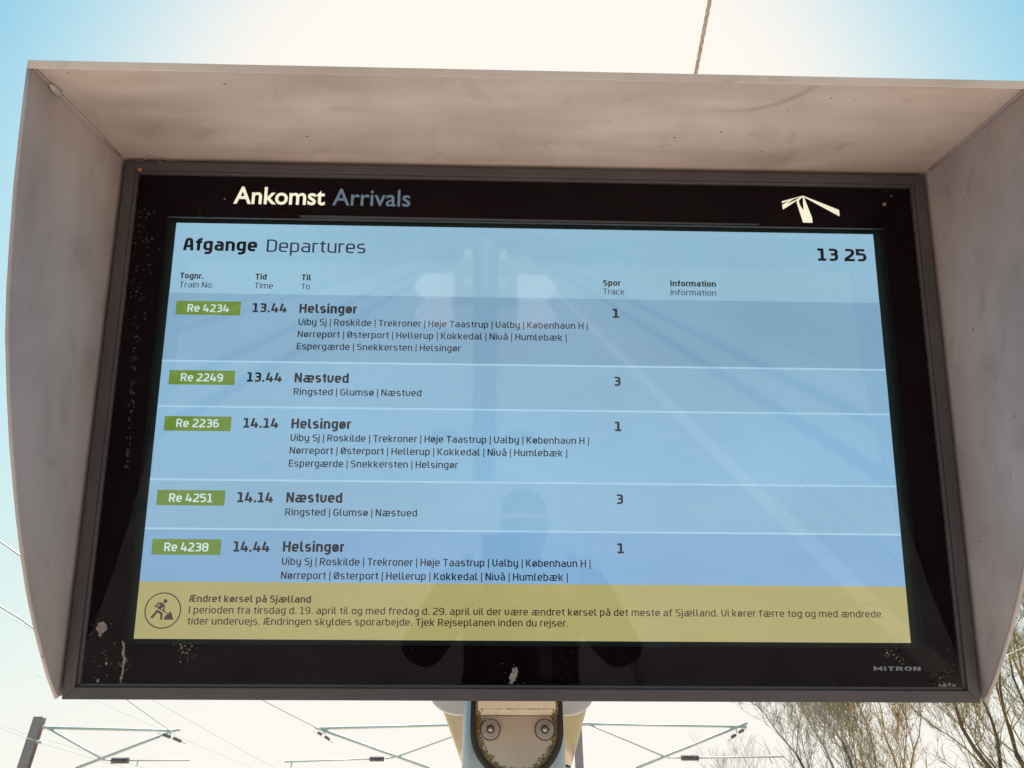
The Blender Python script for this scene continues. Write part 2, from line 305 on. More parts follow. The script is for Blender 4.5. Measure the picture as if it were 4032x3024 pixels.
def glyph(ch, w):
    h = w / 2; T = 100 - h; X = 78 - h; B = h; l = h; W = 46 + w * 0.55; r = W - h; rc = 19; C = 52 + w * 0.6; rC = C - h; c = W / 2
    o = [(l, X, rc), (r, X, rc), (r, B, rc), (l, B, rc)]; O = [(l, T, 24), (rC, T, 24), (rC, B, 24), (l, B, 24)]
    ft = lambda x0, x1: [(x0, 0), (x1, 0)]
    G = {
     'a': (W, [[(l + 3, X), (r, X, rc), (r, 0)], [(r, 45 - h * .2), (l, 45 - h * .2, rc), (l, B, rc), (r, B)]]),
     'b': (W, [[(l, 100), (l, 0)], [(l, X), (r, X, rc), (r, B, rc), (l, B)]]),
     'c': (W - 4, [[(r - 4, X), (l, X, rc), (l, B, rc), (r - 4, B)]]),
     'd': (W, [[(r, 100), (r, 0)], [(r, X), (l, X, rc), (l, B, rc), (r, B)]]),
     'e': (W, [[(r - 1, B), (l, B, rc), (l, X, rc), (r, X, rc), (r, 38), (l, 38)]]),
     'f': (37, [[(40, T), (9 + h, T, 15), (9 + h, 0)], [(0, X), (38, X)]]),
     'g': (W, [[(r, X), (l, X, rc), (l, B + 2, rc), (r, B + 2)], [(r, 78), (r, -27 + h, rc), (l + 2, -27 + h)]]),
     'h': (W, [[(l, 100), (l, 0)], [(l, X), (r, X, rc), (r, 0)]]),
     'i': (w, [[(l, 78), (l, 0)], [(l, 106), (l, 106 - w)]]),
     'j': (w, [[(l, 78), (l, -27 + h, 12), (-14, -27 + h)], [(l, 106), (l, 106 - w)]]),
     'k': (W - 1, [[(l, 100), (l, 0)], [(l, 36), (l + 13, 36), (r - 2, 78)], [(l + 13, 38), (r - 1, 0)]]),
     'l': (w + 12, [[(l, 100), (l, B, 13), (l + h + 13, B)]]),
     'm': (W * 1.62, [[(l, 78), (l, 0)], [(l, X), (W * .81, X, rc), (W * .81, 0)], [(W * .81 - 12, X), (W * 1.62 - h, X, rc), (W * 1.62 - h, 0)]]),
     'n': (W, [[(l, 78), (l, 0)], [(l, X), (r, X, rc), (r, 0)]]),
     'o': (W, [(o, 1)]), 'ø': (W, [(o, 1), [(l + 3, B + 5), (r - 3, X - 5)]]),
     'å': (W, None), 'p': (W, [[(l, 78), (l, -27)], [(l, X), (r, X, rc), (r, B, rc), (l, B)]]),
     'r': (31, [[(l, 78), (l, 0)], [(l, X - 2), (l + 6, X), (33, X)]]),
     's': (W - 3, [[(r - 4, X), (l, X, 14), (l, 39, 14), (r - 3, 39, 14), (r - 3, B, 14), (l, B)]]),
     't': (33, [[(10 + h, 92), (10 + h, B, 14), (33, B)], [(0, X), (33, X)]]),
     'u': (W, [[(l, 78), (l, B, rc), (r, B)], [(r, 78), (r, 0)]]),
     'v': (W, [[(l, 78), (l, 30, 6), (l + 9, B, 9), (r - 10, B, 12), (r, 30, 10), (r, 78)]]),
     'y': (W, [[(l, 78), (l, B + 2, rc), (r, B + 2)], [(r, 78), (r, -27 + h, rc), (l + 4, -27 + h)]]),
     'æ': (W * 1.72, [[(l + 3, X), (c * 1.72, X, 8), (W * 1.72 - h, X, rc), (W * 1.72 - h, 36), (c * 1.72, 36)], [(c * 1.72, X), (c * 1.72, B)],
                     [(c * 1.72, 42), (l, 42, rc), (l, B, rc), (W * 1.72 - h, B)]]),
     'A': (C, [[(l, 0), (l + 12, T, 34), (rC - 8, T, 34), (rC, 0)], [(l + 1, 34), (rC, 34)]]),
     'Æ': (C * 1.25, [[(l, 0), (l + 10, T, 22), (C * 1.25, T)], [(C * .68, T), (C * .68, 0)], [(l + 2, 34), (C * .68, 34)], [(C * .68, 52), (C * 1.2, 52)], [(C * .68, B), (C * 1.25, B)]]),
     'D': (C, [[(l, B), (l, T), (rC, T, 26), (rC, B, 26), (l, B), (l, T)]]),
     'E': (C - 9, [[(C - 9, T), (l, T), (l, B), (C - 9, B)], [(l, 52), (C - 12, 52)]]),
     'G': (C, [[(rC, T), (l, T, 24), (l, B, 24), (rC, B, 22), (rC, 48), (C * .55, 48)]]),
     'H': (C + 1, [[(l, 0), (l, 100)], [(rC + 1, 0), (rC + 1, 100)], [(l, 51), (rC, 51)]]),
     'I': (w, [[(l, 0), (l, 100)]]), '|': (w * .8, [[(l, -24), (l, 104)]]),
     'K': (C, [[(l, 0), (l, 100)], [(l, 50), (l + 14, 50), (rC - 2, 100)], [(l + 14, 52), (rC, 0)]]),
     'M': (C * 1.25, [[(l, 0), (l, 100)], [(C * 1.25 - h, 0), (C * 1.25 - h, 100)], [(l, T), (C * .62, 34), (C * 1.25 - h, T)]]),
     'N': (C + 2, [[(l, 0), (l, 100)], [(rC + 2, 0), (rC + 2, 100)], [(l + 1, 98), (rC + 1, 2)]]),
     'O': (C, [(O, 1)]), 'Ø': (C, [(O, 1), [(l + 3, B + 5), (rC - 3, T - 5)]]),
     'R': (C, [[(l, 0), (l, 100)], [(l, T), (rC - 1, T, 22), (rC - 1, 46, 22), (l, 46)], [(C * .52, 46), (rC, 0)]]),
     'S': (C - 3, [[(rC - 3, T), (l, T, 20), (l, 52, 20), (rC - 3, 52, 20), (rC - 3, B, 20), (l, B)]]),
     'T': (C - 4, [[(0, T), (C - 4, T)], [((C - 4) / 2, T), ((C - 4) / 2, 0)]]),
     'V': (C, [[(l, 100), (l + 1, 36, 8), (l + 10, B, 10), (rC - 13, B, 16), (rC, 34, 12), (rC, 100)]]),
     '.': (w * 1.1, [[(w * .55, 0), (w * .55, w * 1.1)]]),
     '1': (C - 12, [[(4, 84), ((C - 12) * .55 - h, 98), ], [((C - 12) * .55, 100), ((C - 12) * .55, 0)], [(2, B), (C - 12, B)]]),
     '2': (C - 2, [[(l, T), (rC - 2, T, 22), (rC - 2, 56, 16), (l, 18, 6), (l, B), (C - 2, B)]]),
     '3': (C - 2, [[(l, T), (rC - 2, T, 20), (rC - 2, 53, 18), (l + 10, 53)], [(rC - 14, 53), (rC - 2, 53, 18), (rC - 2, B, 20), (l, B)]]),
     '4': (C, [[(l + 16, 100), (l, 26), (C, 26)], [(rC - 9, 58), (rC - 9, 0)]]),
     '5': (C - 2, [[(rC - 1, T), (l, T), (l, 57), (rC - 2, 57, 20), (rC - 2, B, 22), (l, B)]]),
     '6': (C - 1, [[(rC - 6, T), (l, T, 26), (l, B, 24), (rC - 1, B, 24), (rC - 1, 57, 24), (l, 57)]]),
     '8': (C, [([(l, T, 20), (rC, T, 20), (rC, 53, 16), (l, 53, 16)], 1), ([(l, 53, 16), (rC, 53, 16), (rC, B, 20), (l, B, 20)], 1)]),
     '9': (C - 1, [[(l + 4, B), (rC - 1, B, 26), (rC - 1, T, 24), (l, T, 24), (l, 43, 24), (rC - 1, 43)]]),
    }
    if ch == 'å':
        g = G['a']; return g[0], g[1] + [([(c - 8, 89, 8), (c + 8, 89, 8), (c + 8, 107, 8), (c - 8, 107, 8)], 2)]
    return G[ch]
def text_mesh(mb, s, x, y, width, cap, wt, z, gap=11.5, yscale=1.0):
    """draws s with baseline start (x, y), fitted to width; cap height in the same unit"""
    parts = []; cx = 0
    gp = gap * (1.0 if wt < 15 else 0.86)
    for ch in s:
        if ch == ' ': cx += 27; continue
        gw, st = glyph(ch, wt)
        for q in st:
            cl = isinstance(q, tuple); pts = q[0] if cl else q; ww = wt * 0.62 if (cl and q[1] == 2) else (wt * 0.8 if ch in '|' else wt)
            parts.append((cx, ribbon(pts, ww, cl)))
        cx += gw + gp
    tot = cx - gp; sx = width / tot; sy = cap / 100.0
    for i, (ox, (vs_, fs)) in enumerate(parts):
        zz = z + (i % 5) * 0.00002
        mb.add([(x + (v.x + ox) * sx, y + v.y * sy, zz) for v in vs_], fs)

# ================================================================== THE SETTING
def box_obj(name, x0, x1, y0, y1, z0, z1, m, **k):
    b = MB(); b.box(x0, x1, y0, y1, z0, z1); return b.build(name, m, **k)
g = MB(); g.add([(-900, -900, -1.1), (900, -900, -1.1), (900, 900, -1.1), (-900, 900, -1.1)], [(0, 1, 2, 3)])
tag(g.build('ground', MT['field']), kind='structure', label='grassy ground around the railway')
b = MB(); b.box(-13.5, -3.6, -200, 200, -1.09, -0.86); tag(b.build('track_bed', MT['ballast']), kind='structure', label='ballast bed left of the platform')
b = MB(); b.box(3.6, 9.2, -200, 200, -1.09, -0.86); tag(b.build('track_bed', MT['ballast']), kind='structure', label='ballast bed right of the platform')
plat = box_obj('platform', -3.2, 3.2, -160, 45, -1.05, 0.0, MT['asphalt']); tag(plat, kind='structure', label='grey asphalt platform')
for s in (-1, 1):
    box_obj('platform_kerb', *(sorted((s * 3.205, s * 3.5))), -160, 45, -1.05, 0.01, MT['kerb'], parent=plat)
tile_me = None
for s in (1,):                                         # tactile line, tile by tile
    for i in range(90):
        y = 1.5 - i * 0.42
        if tile_me is None:
            b = MB(); b.box(-0.1, 0.1, -0.19, 0.19, 0, 0.008)
            for k in range(3): b.box(-0.08, 0.08, -0.15 + k * 0.11, -0.09 + k * 0.11, 0.008, 0.014)
            o = b.build('tactile_tile', MT['tile']); tile_me = o.data
        else: o = bpy.data.objects.new('tactile_tile', tile_me); col.objects.link(o)
        o.location = (s * 2.62, y, 0.003); o.parent = plat
for x in (-12.0, -10.56, -7.0, -5.56, 5.5, 6.94):      # running rails
    b = MB(); b.box(x - 0.035, x + 0.035, -200, 200, -0.70, -0.66); b.box(x - 0.01, x + 0.01, -200, 200, -0.80, -0.70); b.box(x - 0.07, x + 0.07, -200, 200, -0.83, -0.80)
    tag(b.build('rail', MT['rail']), kind='structure', label='rusty running rail')

# ================================================================== THE INFORMATION DISPLAY
# local frame of the display: X right, Y up along the tilted face, Z towards the reader
Yw = Vector((0, -0.3842, 0.9232)); Zw = Vector((0, -0.9232, -0.3842))
O = Vector((0.0431, 0.8948, 2.2384))
disp = empty('information_display')
disp.matrix_world = Matrix(((1, 0, 0, O.x), (0, Yw.y, Zw.y, O.y), (0, Yw.z, Zw.z, O.z), (0, 0, 0, 1)))
tag(disp, 'hooded platform departure screen tilted down on a metal post', 'information display')
mm = 0.001
# wing outline: (height along the face, reach towards the reader)
wing = [(376.5, 238), (340, 237), (296, 235), (230, 231), (165, 224), (110, 217), (60, 208), (0, 192), (-50, 177), (-95, 161), (-140, 144), (-180, 127), (-220, 108), (-260, 86), (-295, 64), (-325, 44), (-345, 28), (-355, 20)]
for s in (-1, 1):
    b = MB(); prof = [(p[0] * mm, p[1] * mm) for p in wing] + [(-0.355, -0.03), (0.3765, -0.03)]
    n = len(prof); x0, x1 = sorted((s * 0.586, s * 0.5895))
    tri = tessellate_polygon([[Vector((p[0], p[1], 0)) for p in prof]])
    b.add([(x0, p[0], p[1]) for p in prof] + [(x1, p[0], p[1]) for p in prof],
          [tuple(t) for t in tri] + [tuple(i + n for i in t)[::-1] for t in tri] + [(i, (i + 1) % n, (i + 1) % n + n, i + n) for i in range(n)])
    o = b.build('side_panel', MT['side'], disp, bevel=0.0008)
    # folded edge bead along the curved front
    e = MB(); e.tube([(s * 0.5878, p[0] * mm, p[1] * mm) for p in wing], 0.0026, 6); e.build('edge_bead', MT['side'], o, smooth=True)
b = MB(); b.box(-0.5895, 0.5895, 0.3768, 0.3815, -0.03, 0.238); top = b.build('hood_top', MT['hood'], disp, bevel=0.0008)
b = MB(); b.box(-0.5895, 0.5895, 0.3715, 0.3818, 0.2385, 0.2405); b.build('front_lip', MT['hood'], top, bevel=0.0006)
for s in (-1, 1):                                     # welded mitre seam
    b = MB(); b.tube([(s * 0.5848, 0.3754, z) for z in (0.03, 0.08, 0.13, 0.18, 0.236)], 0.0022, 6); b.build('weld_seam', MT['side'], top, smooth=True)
b = MB()
rings = []
for k, (z, r) in enumerate([(0.183, .001), (0.186, .0032), (0.192, .0048), (0.199, .0040), (0.206, .001)]):
    rings.append([(-0.5825 + r * math.cos(a) * 1.0, 0.3730 + r * math.sin(a) * 1.1, z + 0.001 * math.sin(3 * a)) for a in [2 * math.pi * j / 10 for j in range(10)]])
b.loft(rings); b.build('putty_blob', MT['putty'], top, smooth=True)
# casing behind the face
b = MB(); b.box(-0.579, 0.579, -0.352, 0.370, -0.085, -0.003); b.build('casing', MT['case'], disp, bevel=0.002)
b = MB()
for s in (-1, 1): b.box(*sorted((s * 0.5785, s * 0.5859)), -0.353, 0.3764, -0.028, -0.006)
b.box(-0.5783, 0.5783, 0.3702, 0.3767, -0.028, -0.006); b.build('gap_sun_block', MT['rubber'], disp)  # added dark strips that block sun leaking through the gap
# frame: four bars with a bevelled inner step
fo = (-0.580, 0.580, -0.3570, 0.3705); fi = (-0.5655, 0.5655, -0.3425, 0.3575)
def frame_bar(kind):
    x0, x1, y0, y1 = fo; a0, a1, b0, b1 = fi; st = 0.0035
    zt, zs, zb = 0.022, 0.0165, -0.003
    def ring(c, d): return c
    corners_o = {'l': ((x0, y0), (x0, y1)), 'r': ((x1, y1), (x1, y0)), 't': ((x0, y1), (x1, y1)), 'b': ((x1, y0), (x0, y0))}[kind]
    corners_i = {'l': ((a0, b0), (a0, b1)), 'r': ((a1, b1), (a1, b0)), 't': ((a0, b1), (a1, b1)), 'b': ((a1, b0), (a0, b0))}[kind]
    c2 = {'l': ((a0 + st, b0 + st), (a0 + st, b1 - st)), 'r': ((a1 - st, b1 - st), (a1 - st, b0 + st)), 't': ((a0 + st, b1 - st), (a1 - st, b1 - st)), 'b': ((a1 - st, b0 + st), (a0 + st, b0 + st))}[kind]
    B = MB(); secs = []
    for j in (0, 1):
        o_, i_, k_ = corners_o[j], corners_i[j], c2[j]
        secs.append([(o_[0], o_[1], zb), (o_[0], o_[1], zt), (i_[0], i_[1], zt), (i_[0], i_[1], zs), (k_[0], k_[1], zs), (k_[0], k_[1], zb)])
    B.loft(secs); return B.build('frame_bar', MT['frame'], disp, bevel=0.0007)
for k in 'lrtb': frame_bar(k)
# LCD module: dark bezel, then the picture built from flat lit pieces
surround = MB(); surround.box(-0.54, 0.54, -0.315, 0.315, -0.0025, -0.0010); sur = surround.build('screen_bezel', MT['surround'], disp)
scr = MB(); scr.box(-0.5085, 0.5085, -0.2871, 0.2871, -0.0008, -0.0002); screen = scr.build('screen', MT['header'], disp)
ZS = 0.0001
rows = [(181.5, 82.5, 'row_a'), (82.5, 18.5, 'row_b'), (18.5, -81.7, 'row_c'), (-81.7, -146.7, 'row_b'), (-146.7, -215.0, 'row_d'), (-215.0, -287.1, 'yellow')]
for i, (y1, y0, mk) in enumerate(rows):
    b = MB(); b.box(-0.5085, 0.5085, y0 * mm + 0.0001, y1 * mm - 0.0001, ZS - 0.0001, ZS + 0.0001); b.build('notice_band' if mk == 'yellow' else 'table_row', MT[mk], screen)
for y in (82.5, 18.5, -81.7, -146.7):
    b = MB(); b.box(-0.5083, 0.5083, y * mm - 0.0013, y * mm + 0.0013, ZS + 0.0002, ZS + 0.0003); b.build('row_rule', MT['rule'], screen)
for y in (159.4, 59.1, -5.4, -105.9, -170.5):
    b = MB(); b.box(-0.4968, -0.4063, (y - 10.15) * mm, (y + 10.15) * mm, ZS + 0.0002, ZS + 0.0003); b.build('train_badge', MT['badge'], screen)
L1 = 'Viby Sj | Roskilde | Trekroner | Høje Taastrup | Valby | København H |'; L2 = 'Nørreport | Østerport | Hellerup | Kokkedal | Nivå | Humlebæk |'; L3 = 'Espergærde | Snekkersten | Helsingør'; L4 = 'Ringsted | Glumsø | Næstved'
TXT = [('Afgange', 'B', -495.2, 244.9, 105.3, 19.2), ('Departures', 'D', -376.1, 244.6, 141.6, 19.0), ('Tognr.', 'B', -495.3, 202.5, 32.9, 8.8), ('Train No.', 'H', -495.0, 189.3, 48.0, 8.5),
 ('Tid', 'B', -389.0, 202.6, 16.0, 8.8), ('Time', 'H', -388.9, 189.5, 25.9, 8.4), ('Til', 'B', -323.3, 202.6, 13.5, 8.8), ('To', 'H', -322.9, 189.3, 11.9, 8.5), ('Spor', 'B', 108.3, 201.4, 25.1, 8.7), ('Track', 'H', 108.1, 188.3, 31.0, 8.5),
 ('Information', 'B', 205.6, 202.0, 66.2, 8.8), ('Information', 'H', 205.7, 188.6, 65.8, 8.5), ('13 25', 'B', 423.1, 244.3, 72.1, 19.2),
 ('Re 4234', 'W', -480.4, 153.6, 58.0, 11.2), ('13.44', 'B', -389.5, 154.2, 48.2, 13.4), ('Helsingør', 'B', -323.5, 154.2, 80.7, 13.6), (L1, 'R', -323.7, 136.2, 409, 9.5), (L2, 'R', -323.7, 118.6, 378.9, 9.5), (L3, 'R', -323.7, 101.0, 229.4, 9.4),
 ('Re 2249', 'W', -480.4, 53.6, 58.0, 11.2), ('13.44', 'B', -389.6, 54.0, 48.1, 13.4), ('Næstved', 'B', -323.8, 53.8, 74.9, 13.6), (L4, 'R', -323.9, 36.2, 176.6, 9.4),
 ('Re 2236', 'W', -480.5, -10.4, 58.0, 11.2), ('14.14', 'B', -389.6, -10.4, 47.9, 13.4), ('Helsingør', 'B', -323.9, -10.6, 80.9, 13.6), (L1, 'R', -324.0, -28.0, 409, 9.5), (L2, 'R', -324.0, -45.4, 378.9, 9.5), (L3, 'R', -324.0, -63.0, 229.4, 9.4),
 ('Re 4251', 'W', -480.5, -111.6, 57.5, 11.2), ('14.14', 'B', -389.7, -111.4, 47.8, 13.4), ('Næstved', 'B', -324.2, -111.0, 75.0, 13.6), (L4, 'R', -324.4, -128.2, 176.4, 9.4),
 ('Re 4238', 'W', -480.5, -176.2, 58.0, 11.2), ('14.44', 'B', -389.8, -176.2, 47.8, 13.4), ('Helsingør', 'B', -324.4, -175.7, 80.7, 13.6), (L1, 'R', -324.6, -192.9, 409.8, 9.6), (L2, 'R', -324.5, -210.8, 379.1, 9.6),
 ('Ændret kørsel på Sjælland', 'Y', -441.6, -240.8, 158.4, 9.0), ('I perioden fra tirsdag d. 19. april til og med fredag d. 29. april vil der være ændret kørsel på det meste af Sjælland. Vi kører færre tog og med ændrede', 'Z', -440.9, -255.1, 912.7, 9.0),
 ('tider undervejs. Ændringen skyldes sporarbejde. Tjek Rejseplanen inden du rejser.', 'Z', -441.5, -269.0, 496.4, 9.0),
 ('1', 'B', 121.3, 153.4, 9.0, 13.3), ('3', 'B', 120.8, 54.4, 9.8, 13.2), ('1', 'B', 121.3, -9.4, 9.0, 13.2), ('3', 'B', 120.9, -109.2, 9.9, 13.2), ('1', 'B', 121.5, -174.6, 9.0, 13.3)]
STY = {'B': (19.5, 'ink'), 'R': (14.3, 'ink'), 'D': (11.5, 'ink2'), 'H': (12.0, 'ink2'), 'W': (15.5, 'inkw'), 'Y': (17.5, 'ink3'), 'Z': (13.8, 'ink3')}
for s, st, x, y, wd, cap in TXT:
    wt, mk = STY[st]; b = MB(); text_mesh(b, s, x * mm, y * mm, wd * mm, cap * mm, wt, ZS + 0.0005); b.build('screen_text', MT[mk], screen, norm=False)
# road works pictogram in a ring
b = MB(); cx, cy = -0.4745, -0.2517; n = 64
b.add([(cx + r * math.cos(2 * math.pi * i / n), cy + r * .965 * math.sin(2 * math.pi * i / n), ZS + 0.0005) for r in (0.0237, 0.0221) for i in range(n)], [(i, (i + 1) % n, n + (i + 1) % n, n + i) for i in range(n)])
b.poly([(-0.4722 + 0.0026 * math.cos(a), -0.2399 + 0.0026 * math.sin(a)) for a in [2 * math.pi * i / 20 for i in range(20)]], ZS + 0.0005)
for k, P in enumerate(([(-481.0, -241.7), (-476.5, -241.5), (-472.5, -244.5), (-473.0, -245.7), (-477.5, -250.4), (-481.5, -248.1), (-478.3, -243.7), (-480.4, -243.4)],
     [(-481.5, -241.5), (-480.0, -243.0), (-482.3, -247.1), (-484.0, -246.4), (-485.4, -246.4), (-485.7, -245.2), (-483.9, -245.2)],
     [(-474.5, -247.8), (-473.8, -244.0), (-472.5, -244.5), (-472.0, -252.6), (-474.1, -251.6)], [(-485.8, -245.8), (-485.1, -247.1), (-466.4, -256.8), (-465.9, -255.6)],
     [(-482.1, -250.4), (-474.1, -254.8), (-474.1, -263.2), (-476.7, -263.2), (-476.9, -256.9), (-481.1, -254.2), (-487.0, -262.0), (-489.8, -260.6)],
     [(-464.9, -252.6), (-463.7, -253.3), (-459.5, -263.1), (-472.6, -263.2), (-470.3, -257.9), (-466.8, -255.8)])):
    b.poly([(p[0] * mm, p[1] * mm) for p in P], ZS + 0.0006 + k * 0.00002)
b.build('roadworks_symbol', MT['ink3'], screen, norm=False)
# black print on the back of the cover glass, with its opening
ZM = 0.0125
def ring_flat(mb, o_, i_, z):
    mb.add([(o_[0], o_[2], z), (o_[1], o_[2], z), (o_[1], o_[3], z), (o_[0], o_[3], z), (i_[0], i_[2], z), (i_[1], i_[2], z), (i_[1], i_[3], z), (i_[0], i_[3], z)], [(0, 1, 5, 4), (1, 2, 6, 5), (2, 3, 7, 6), (3, 0, 4, 7)])
b = MB(); ring_flat(b, (-0.568, 0.568, -0.345, 0.360), (-0.5165, 0.5190, -0.2920, 0.2905), ZM); mask = b.build('black_border', MT['mask'], disp)
b = MB(); b.poly([(-0.330, 0.2945), (-0.328, 0.2965), (0.338, 0.2950), (0.334, 0.2925), (-0.326, 0.2918)], ZM + 0.0002); b.build('seal_tape', MT['tape'], mask)
b = MB(); b.box(-0.516, 0.518, 0.2902, 0.2910, ZM - 0.003, ZM + 0.0003); b.build('seal_edge', MT['tape'], mask)
# header lettering and maker's mark on the glass
def font_text(body, x, y, width, cap, m, weight, parent, name='printed_text'):
    c = bpy.data.curves.new(name, 'FONT'); c.body = body; c.size = 1; c.offset = weight * 0.7; c.resolution_u = 5
    o = bpy.data.objects.new(name, c); col.objects.link(o); bpy.context.view_layer.update()
    me = bpy.data.meshes.new_from_object(o.evaluated_get(bpy.context.evaluated_depsgraph_get())); bpy.data.objects.remove(o); bpy.data.curves.remove(c)
    xs = [v.co.x for v in me.vertices]; x0, x1 = min(xs), max(xs); ys = [v.co.y for v in me.vertices]
    top_, bot = max(ys), 0
    for v in me.vertices: v.co = ((v.co.x - x0) / (x1 - x0) * width + x, (v.co.y) / (top_) * cap + y, ZM + 0.0004)
    me.name = name; me.materials.clear(); me.materials.append(m); o = bpy.data.objects.new(name, me); col.objects.link(o); o.parent = parent; return o
font_text('Ankomst', -0.4248, 0.3128, 0.131, 0.0262, MT['cream'], 0.026, mask)
font_text('Arrivals', -0.2831, 0.3126, 0.112, 0.0256, MT['bluegrey'], 0.010, mask)
b = MB(); text_mesh(b, 'MITRON', 0.4500, -0.3198, 0.0613, 0.0050, 19, ZM + 0.0004, gap=18); b.build('printed_text', MT['greyprint'], mask, norm=False)
b = MB()
for k, P in enumerate(([(370.8, 330.6), (402.7, 340.1), (403.7, 338.6), (391.5, 335.7), (381.0, 331.6), (371.2, 327.7)],
    [(371.0, 325.0), (381.0, 331.4), (398.8, 338.2), (388.3, 334.0), (383.0, 330.4), (378.2, 326.3), (391.3, 333.0), (399.0, 337.7), (402.7, 339.2), (396.5, 335.0), (393.5, 332.2), (371.8, 317.7)],
    [(393.6, 332.8), (392.8, 328.4), (393.8, 324.1), (400.1, 297.9), (414.0, 297.9), (413.8, 305.6), (404.5, 336.8), (403.4, 338.9), (402.2, 338.1), (402.1, 316.7), (397.8, 324.2), (396.2, 329.6), (396.5, 332.8), (401.8, 337.9), (401.4, 338.6), (396.6, 335.5)],
    [(403.0, 340.0), (454.6, 318.5), (454.6, 308.4), (403.9, 337.8)])):
    b.poly([(p[0] * mm, p[1] * mm) for p in P], ZM + 0.0004 + k * 0.00003)
b.build('railway_emblem', MT['cream'], mask, norm=False)
# cover glass pane
b = MB(); b.add([(-0.568, -0.345, 0.0148), (0.568, -0.345, 0.0148), (0.568, 0.360, 0.0148), (-0.568, 0.360, 0.0148)], [(0, 1, 2, 3)]); pane = b.build('cover_glass', MT['glass'], disp)
# dirt dried on the glass
rd = random.Random(3)
def splat(mb, x, y, r, z, n=9, ecc=1.0, rag=0.45):
    ph = rd.uniform(0, 6.28); mb.poly([(x + r * (1 - rag * rd.random()) * math.cos(ph + 2 * math.pi * i / n) * ecc, y + r * (1 - rag * rd.random()) * math.sin(ph + 2 * math.pi * i / n)) for i in range(n)], z)
ZG = 0.0151
b = MB()
splat(b, -0.5437, -0.272, 0.0088, ZG, 14, 0.9, .35); splat(b, -0.5445, -0.281, 0.003, ZG, 7)
P = [(-515.4, -288.6), (-512.6, -296), (-513.5, -303), (-510.2, -310), (-511.8, -318), (-511.0, -326), (-512.5, -333), (-512, -339)]
for a_, c_ in zip(P[:-1], P[1:]):
    for k in range(5):
        t_ = k / 5 + rd.uniform(-.06, .06); splat(b, (a_[0] + (c_[0] - a_[0]) * t_ + rd.uniform(-.5, .5)) * mm, (a_[1] + (c_[1] - a_[1]) * t_) * mm, rd.uniform(.0010, .0024), ZG + k * 0.00003, 7)
for (x, y, r) in ((-441.7, -292.1, 1.6), (-440.5, -296, 1.7), (-438.5, -301, 1.4), (-427.3, -294, 1.5), (-430, -298, 1.5), (-433, -302, 1.7), (-532.7, -315, 2.2), (-541, -336, 2.6), (-517, -341, 3), (-440, -313, 1.2),
                  (-16, -326, 6.5), (-18.5, -331, 5.5), (-14.5, -321, 5), (-20, -336, 3), (521.5, 327.5, 3.6), (533, 341, 1.6), (525, 348, 1), (-436.5, 318, 1.6), (476, -300, 1.0), (480, -303, 1.1), (468, -298, 1.6), (484, -308, 1.1), (487, -311, 1.2),
                  (540, -337, 4.2), (546, -336, 3.3), (552, -338, 3.5), (534, -338, 3.8), (560, -341, 2.0), (-470, 300, .8)):
    splat(b, x * mm, y * mm, r * mm, ZG + rd.random() * 0.0001, 9)
for cx_, cy_, sp_, nn in ((-543.7, -275, 9, 16), (-511, -315, 4, 22), (-17, -328, 9, 18), (-434, -298, 7, 26), (545, -336, 12, 26), (478, -303, 8, 18), (-530, -320, 20, 20)):
    for k in range(nn): splat(b, (cx_ + rd.gauss(0, sp_)) * mm, max(-342, cy_ + rd.gauss(0, sp_)) * mm, rd.uniform(.0003, .0010), ZG + rd.random() * 0.0001, 6)
tag(b.build('dirt_splats', MT['dirt'], pane, norm=False), kind='stuff')
b = MB()
pts = [(-547.9, 303.1), (-556.2, 273.6), (-537.9, 249.6), (-548.6, 201.5), (-544, 164.0), (-541, 110), (-539, 60), (-537, 20), (-536, -30), (-534, -70)]
for a_, c_ in zip(pts[:-1], pts[1:]):
    for k in range(16):
        t_ = rd.random(); sp = 9 if a_[1] > 150 else 2.2
        splat(b, (a_[0] + (c_[0] - a_[0]) * t_ + rd.gauss(0, sp)) * mm, (a_[1] + (c_[1] - a_[1]) * t_) * mm, rd.uniform(.0008, .0026), ZG + 0.0001 * rd.random(), 7, rd.uniform(.5, 1.3), .6)
for i in range(130):
    x = rd.uniform(-560, 560); y = rd.choice((rd.uniform(-342, -292), rd.uniform(-342, -325), rd.uniform(292, 352)))
    splat(b, x * mm, y * mm, rd.uniform(.0004, .0013), ZG + 0.0001 * rd.random(), 6)
for i in range(28):
    x = rd.uniform(520, 560); y = rd.uniform(120, 345); splat(b, x * mm, y * mm, rd.uniform(.0004, .0012), ZG, 6)
tag(b.build('dust_specks', MT['dirtfaint'], pane, norm=False), kind='stuff')
b = MB(); splat(b, -0.5585, 0.3575, 0.0034, 0.0224, 9); splat(b, -0.5562, 0.3572, 0.0024, 0.0226, 8); b.build('orange_speck', MT['orange'], disp, norm=False)
# specks on the hood, cobweb at the corner
b = MB()
for i in range(20):
    s = rd.choice((-1, 1)); y = rd.uniform(-0.3, 0.37); z = rd.uniform(0.03, 0.20) if y > -0.1 else rd.uniform(0.03, 0.07); r = rd.uniform(.0007, .0020)
    n = 7; q = [(y + r * rd.uniform(.6, 1) * math.cos(6.28 * k / n), z + r * rd.uniform(.6, 1) * math.sin(6.28 * k / n)) for k in range(n)]
    b.add([(s * 0.5857, p[0], p[1]) for p in q], [tuple(range(n))])
for i in range(12):
    x = rd.uniform(-.57, .57); z = rd.uniform(0.03, 0.23); r = rd.uniform(.0006, .0016); n = 7
    b.add([(x + r * 1.4 * math.cos(6.28 * k / n), 0.3765, z + r * math.sin(6.28 * k / n)) for k in range(n)], [tuple(range(n))])
tag(b.build('grime_specks', mat('grime', (0.20, 0.14, 0.12), .9, c2=(.13, .09, .075)), disp, norm=False), kind='stuff')
b = MB()
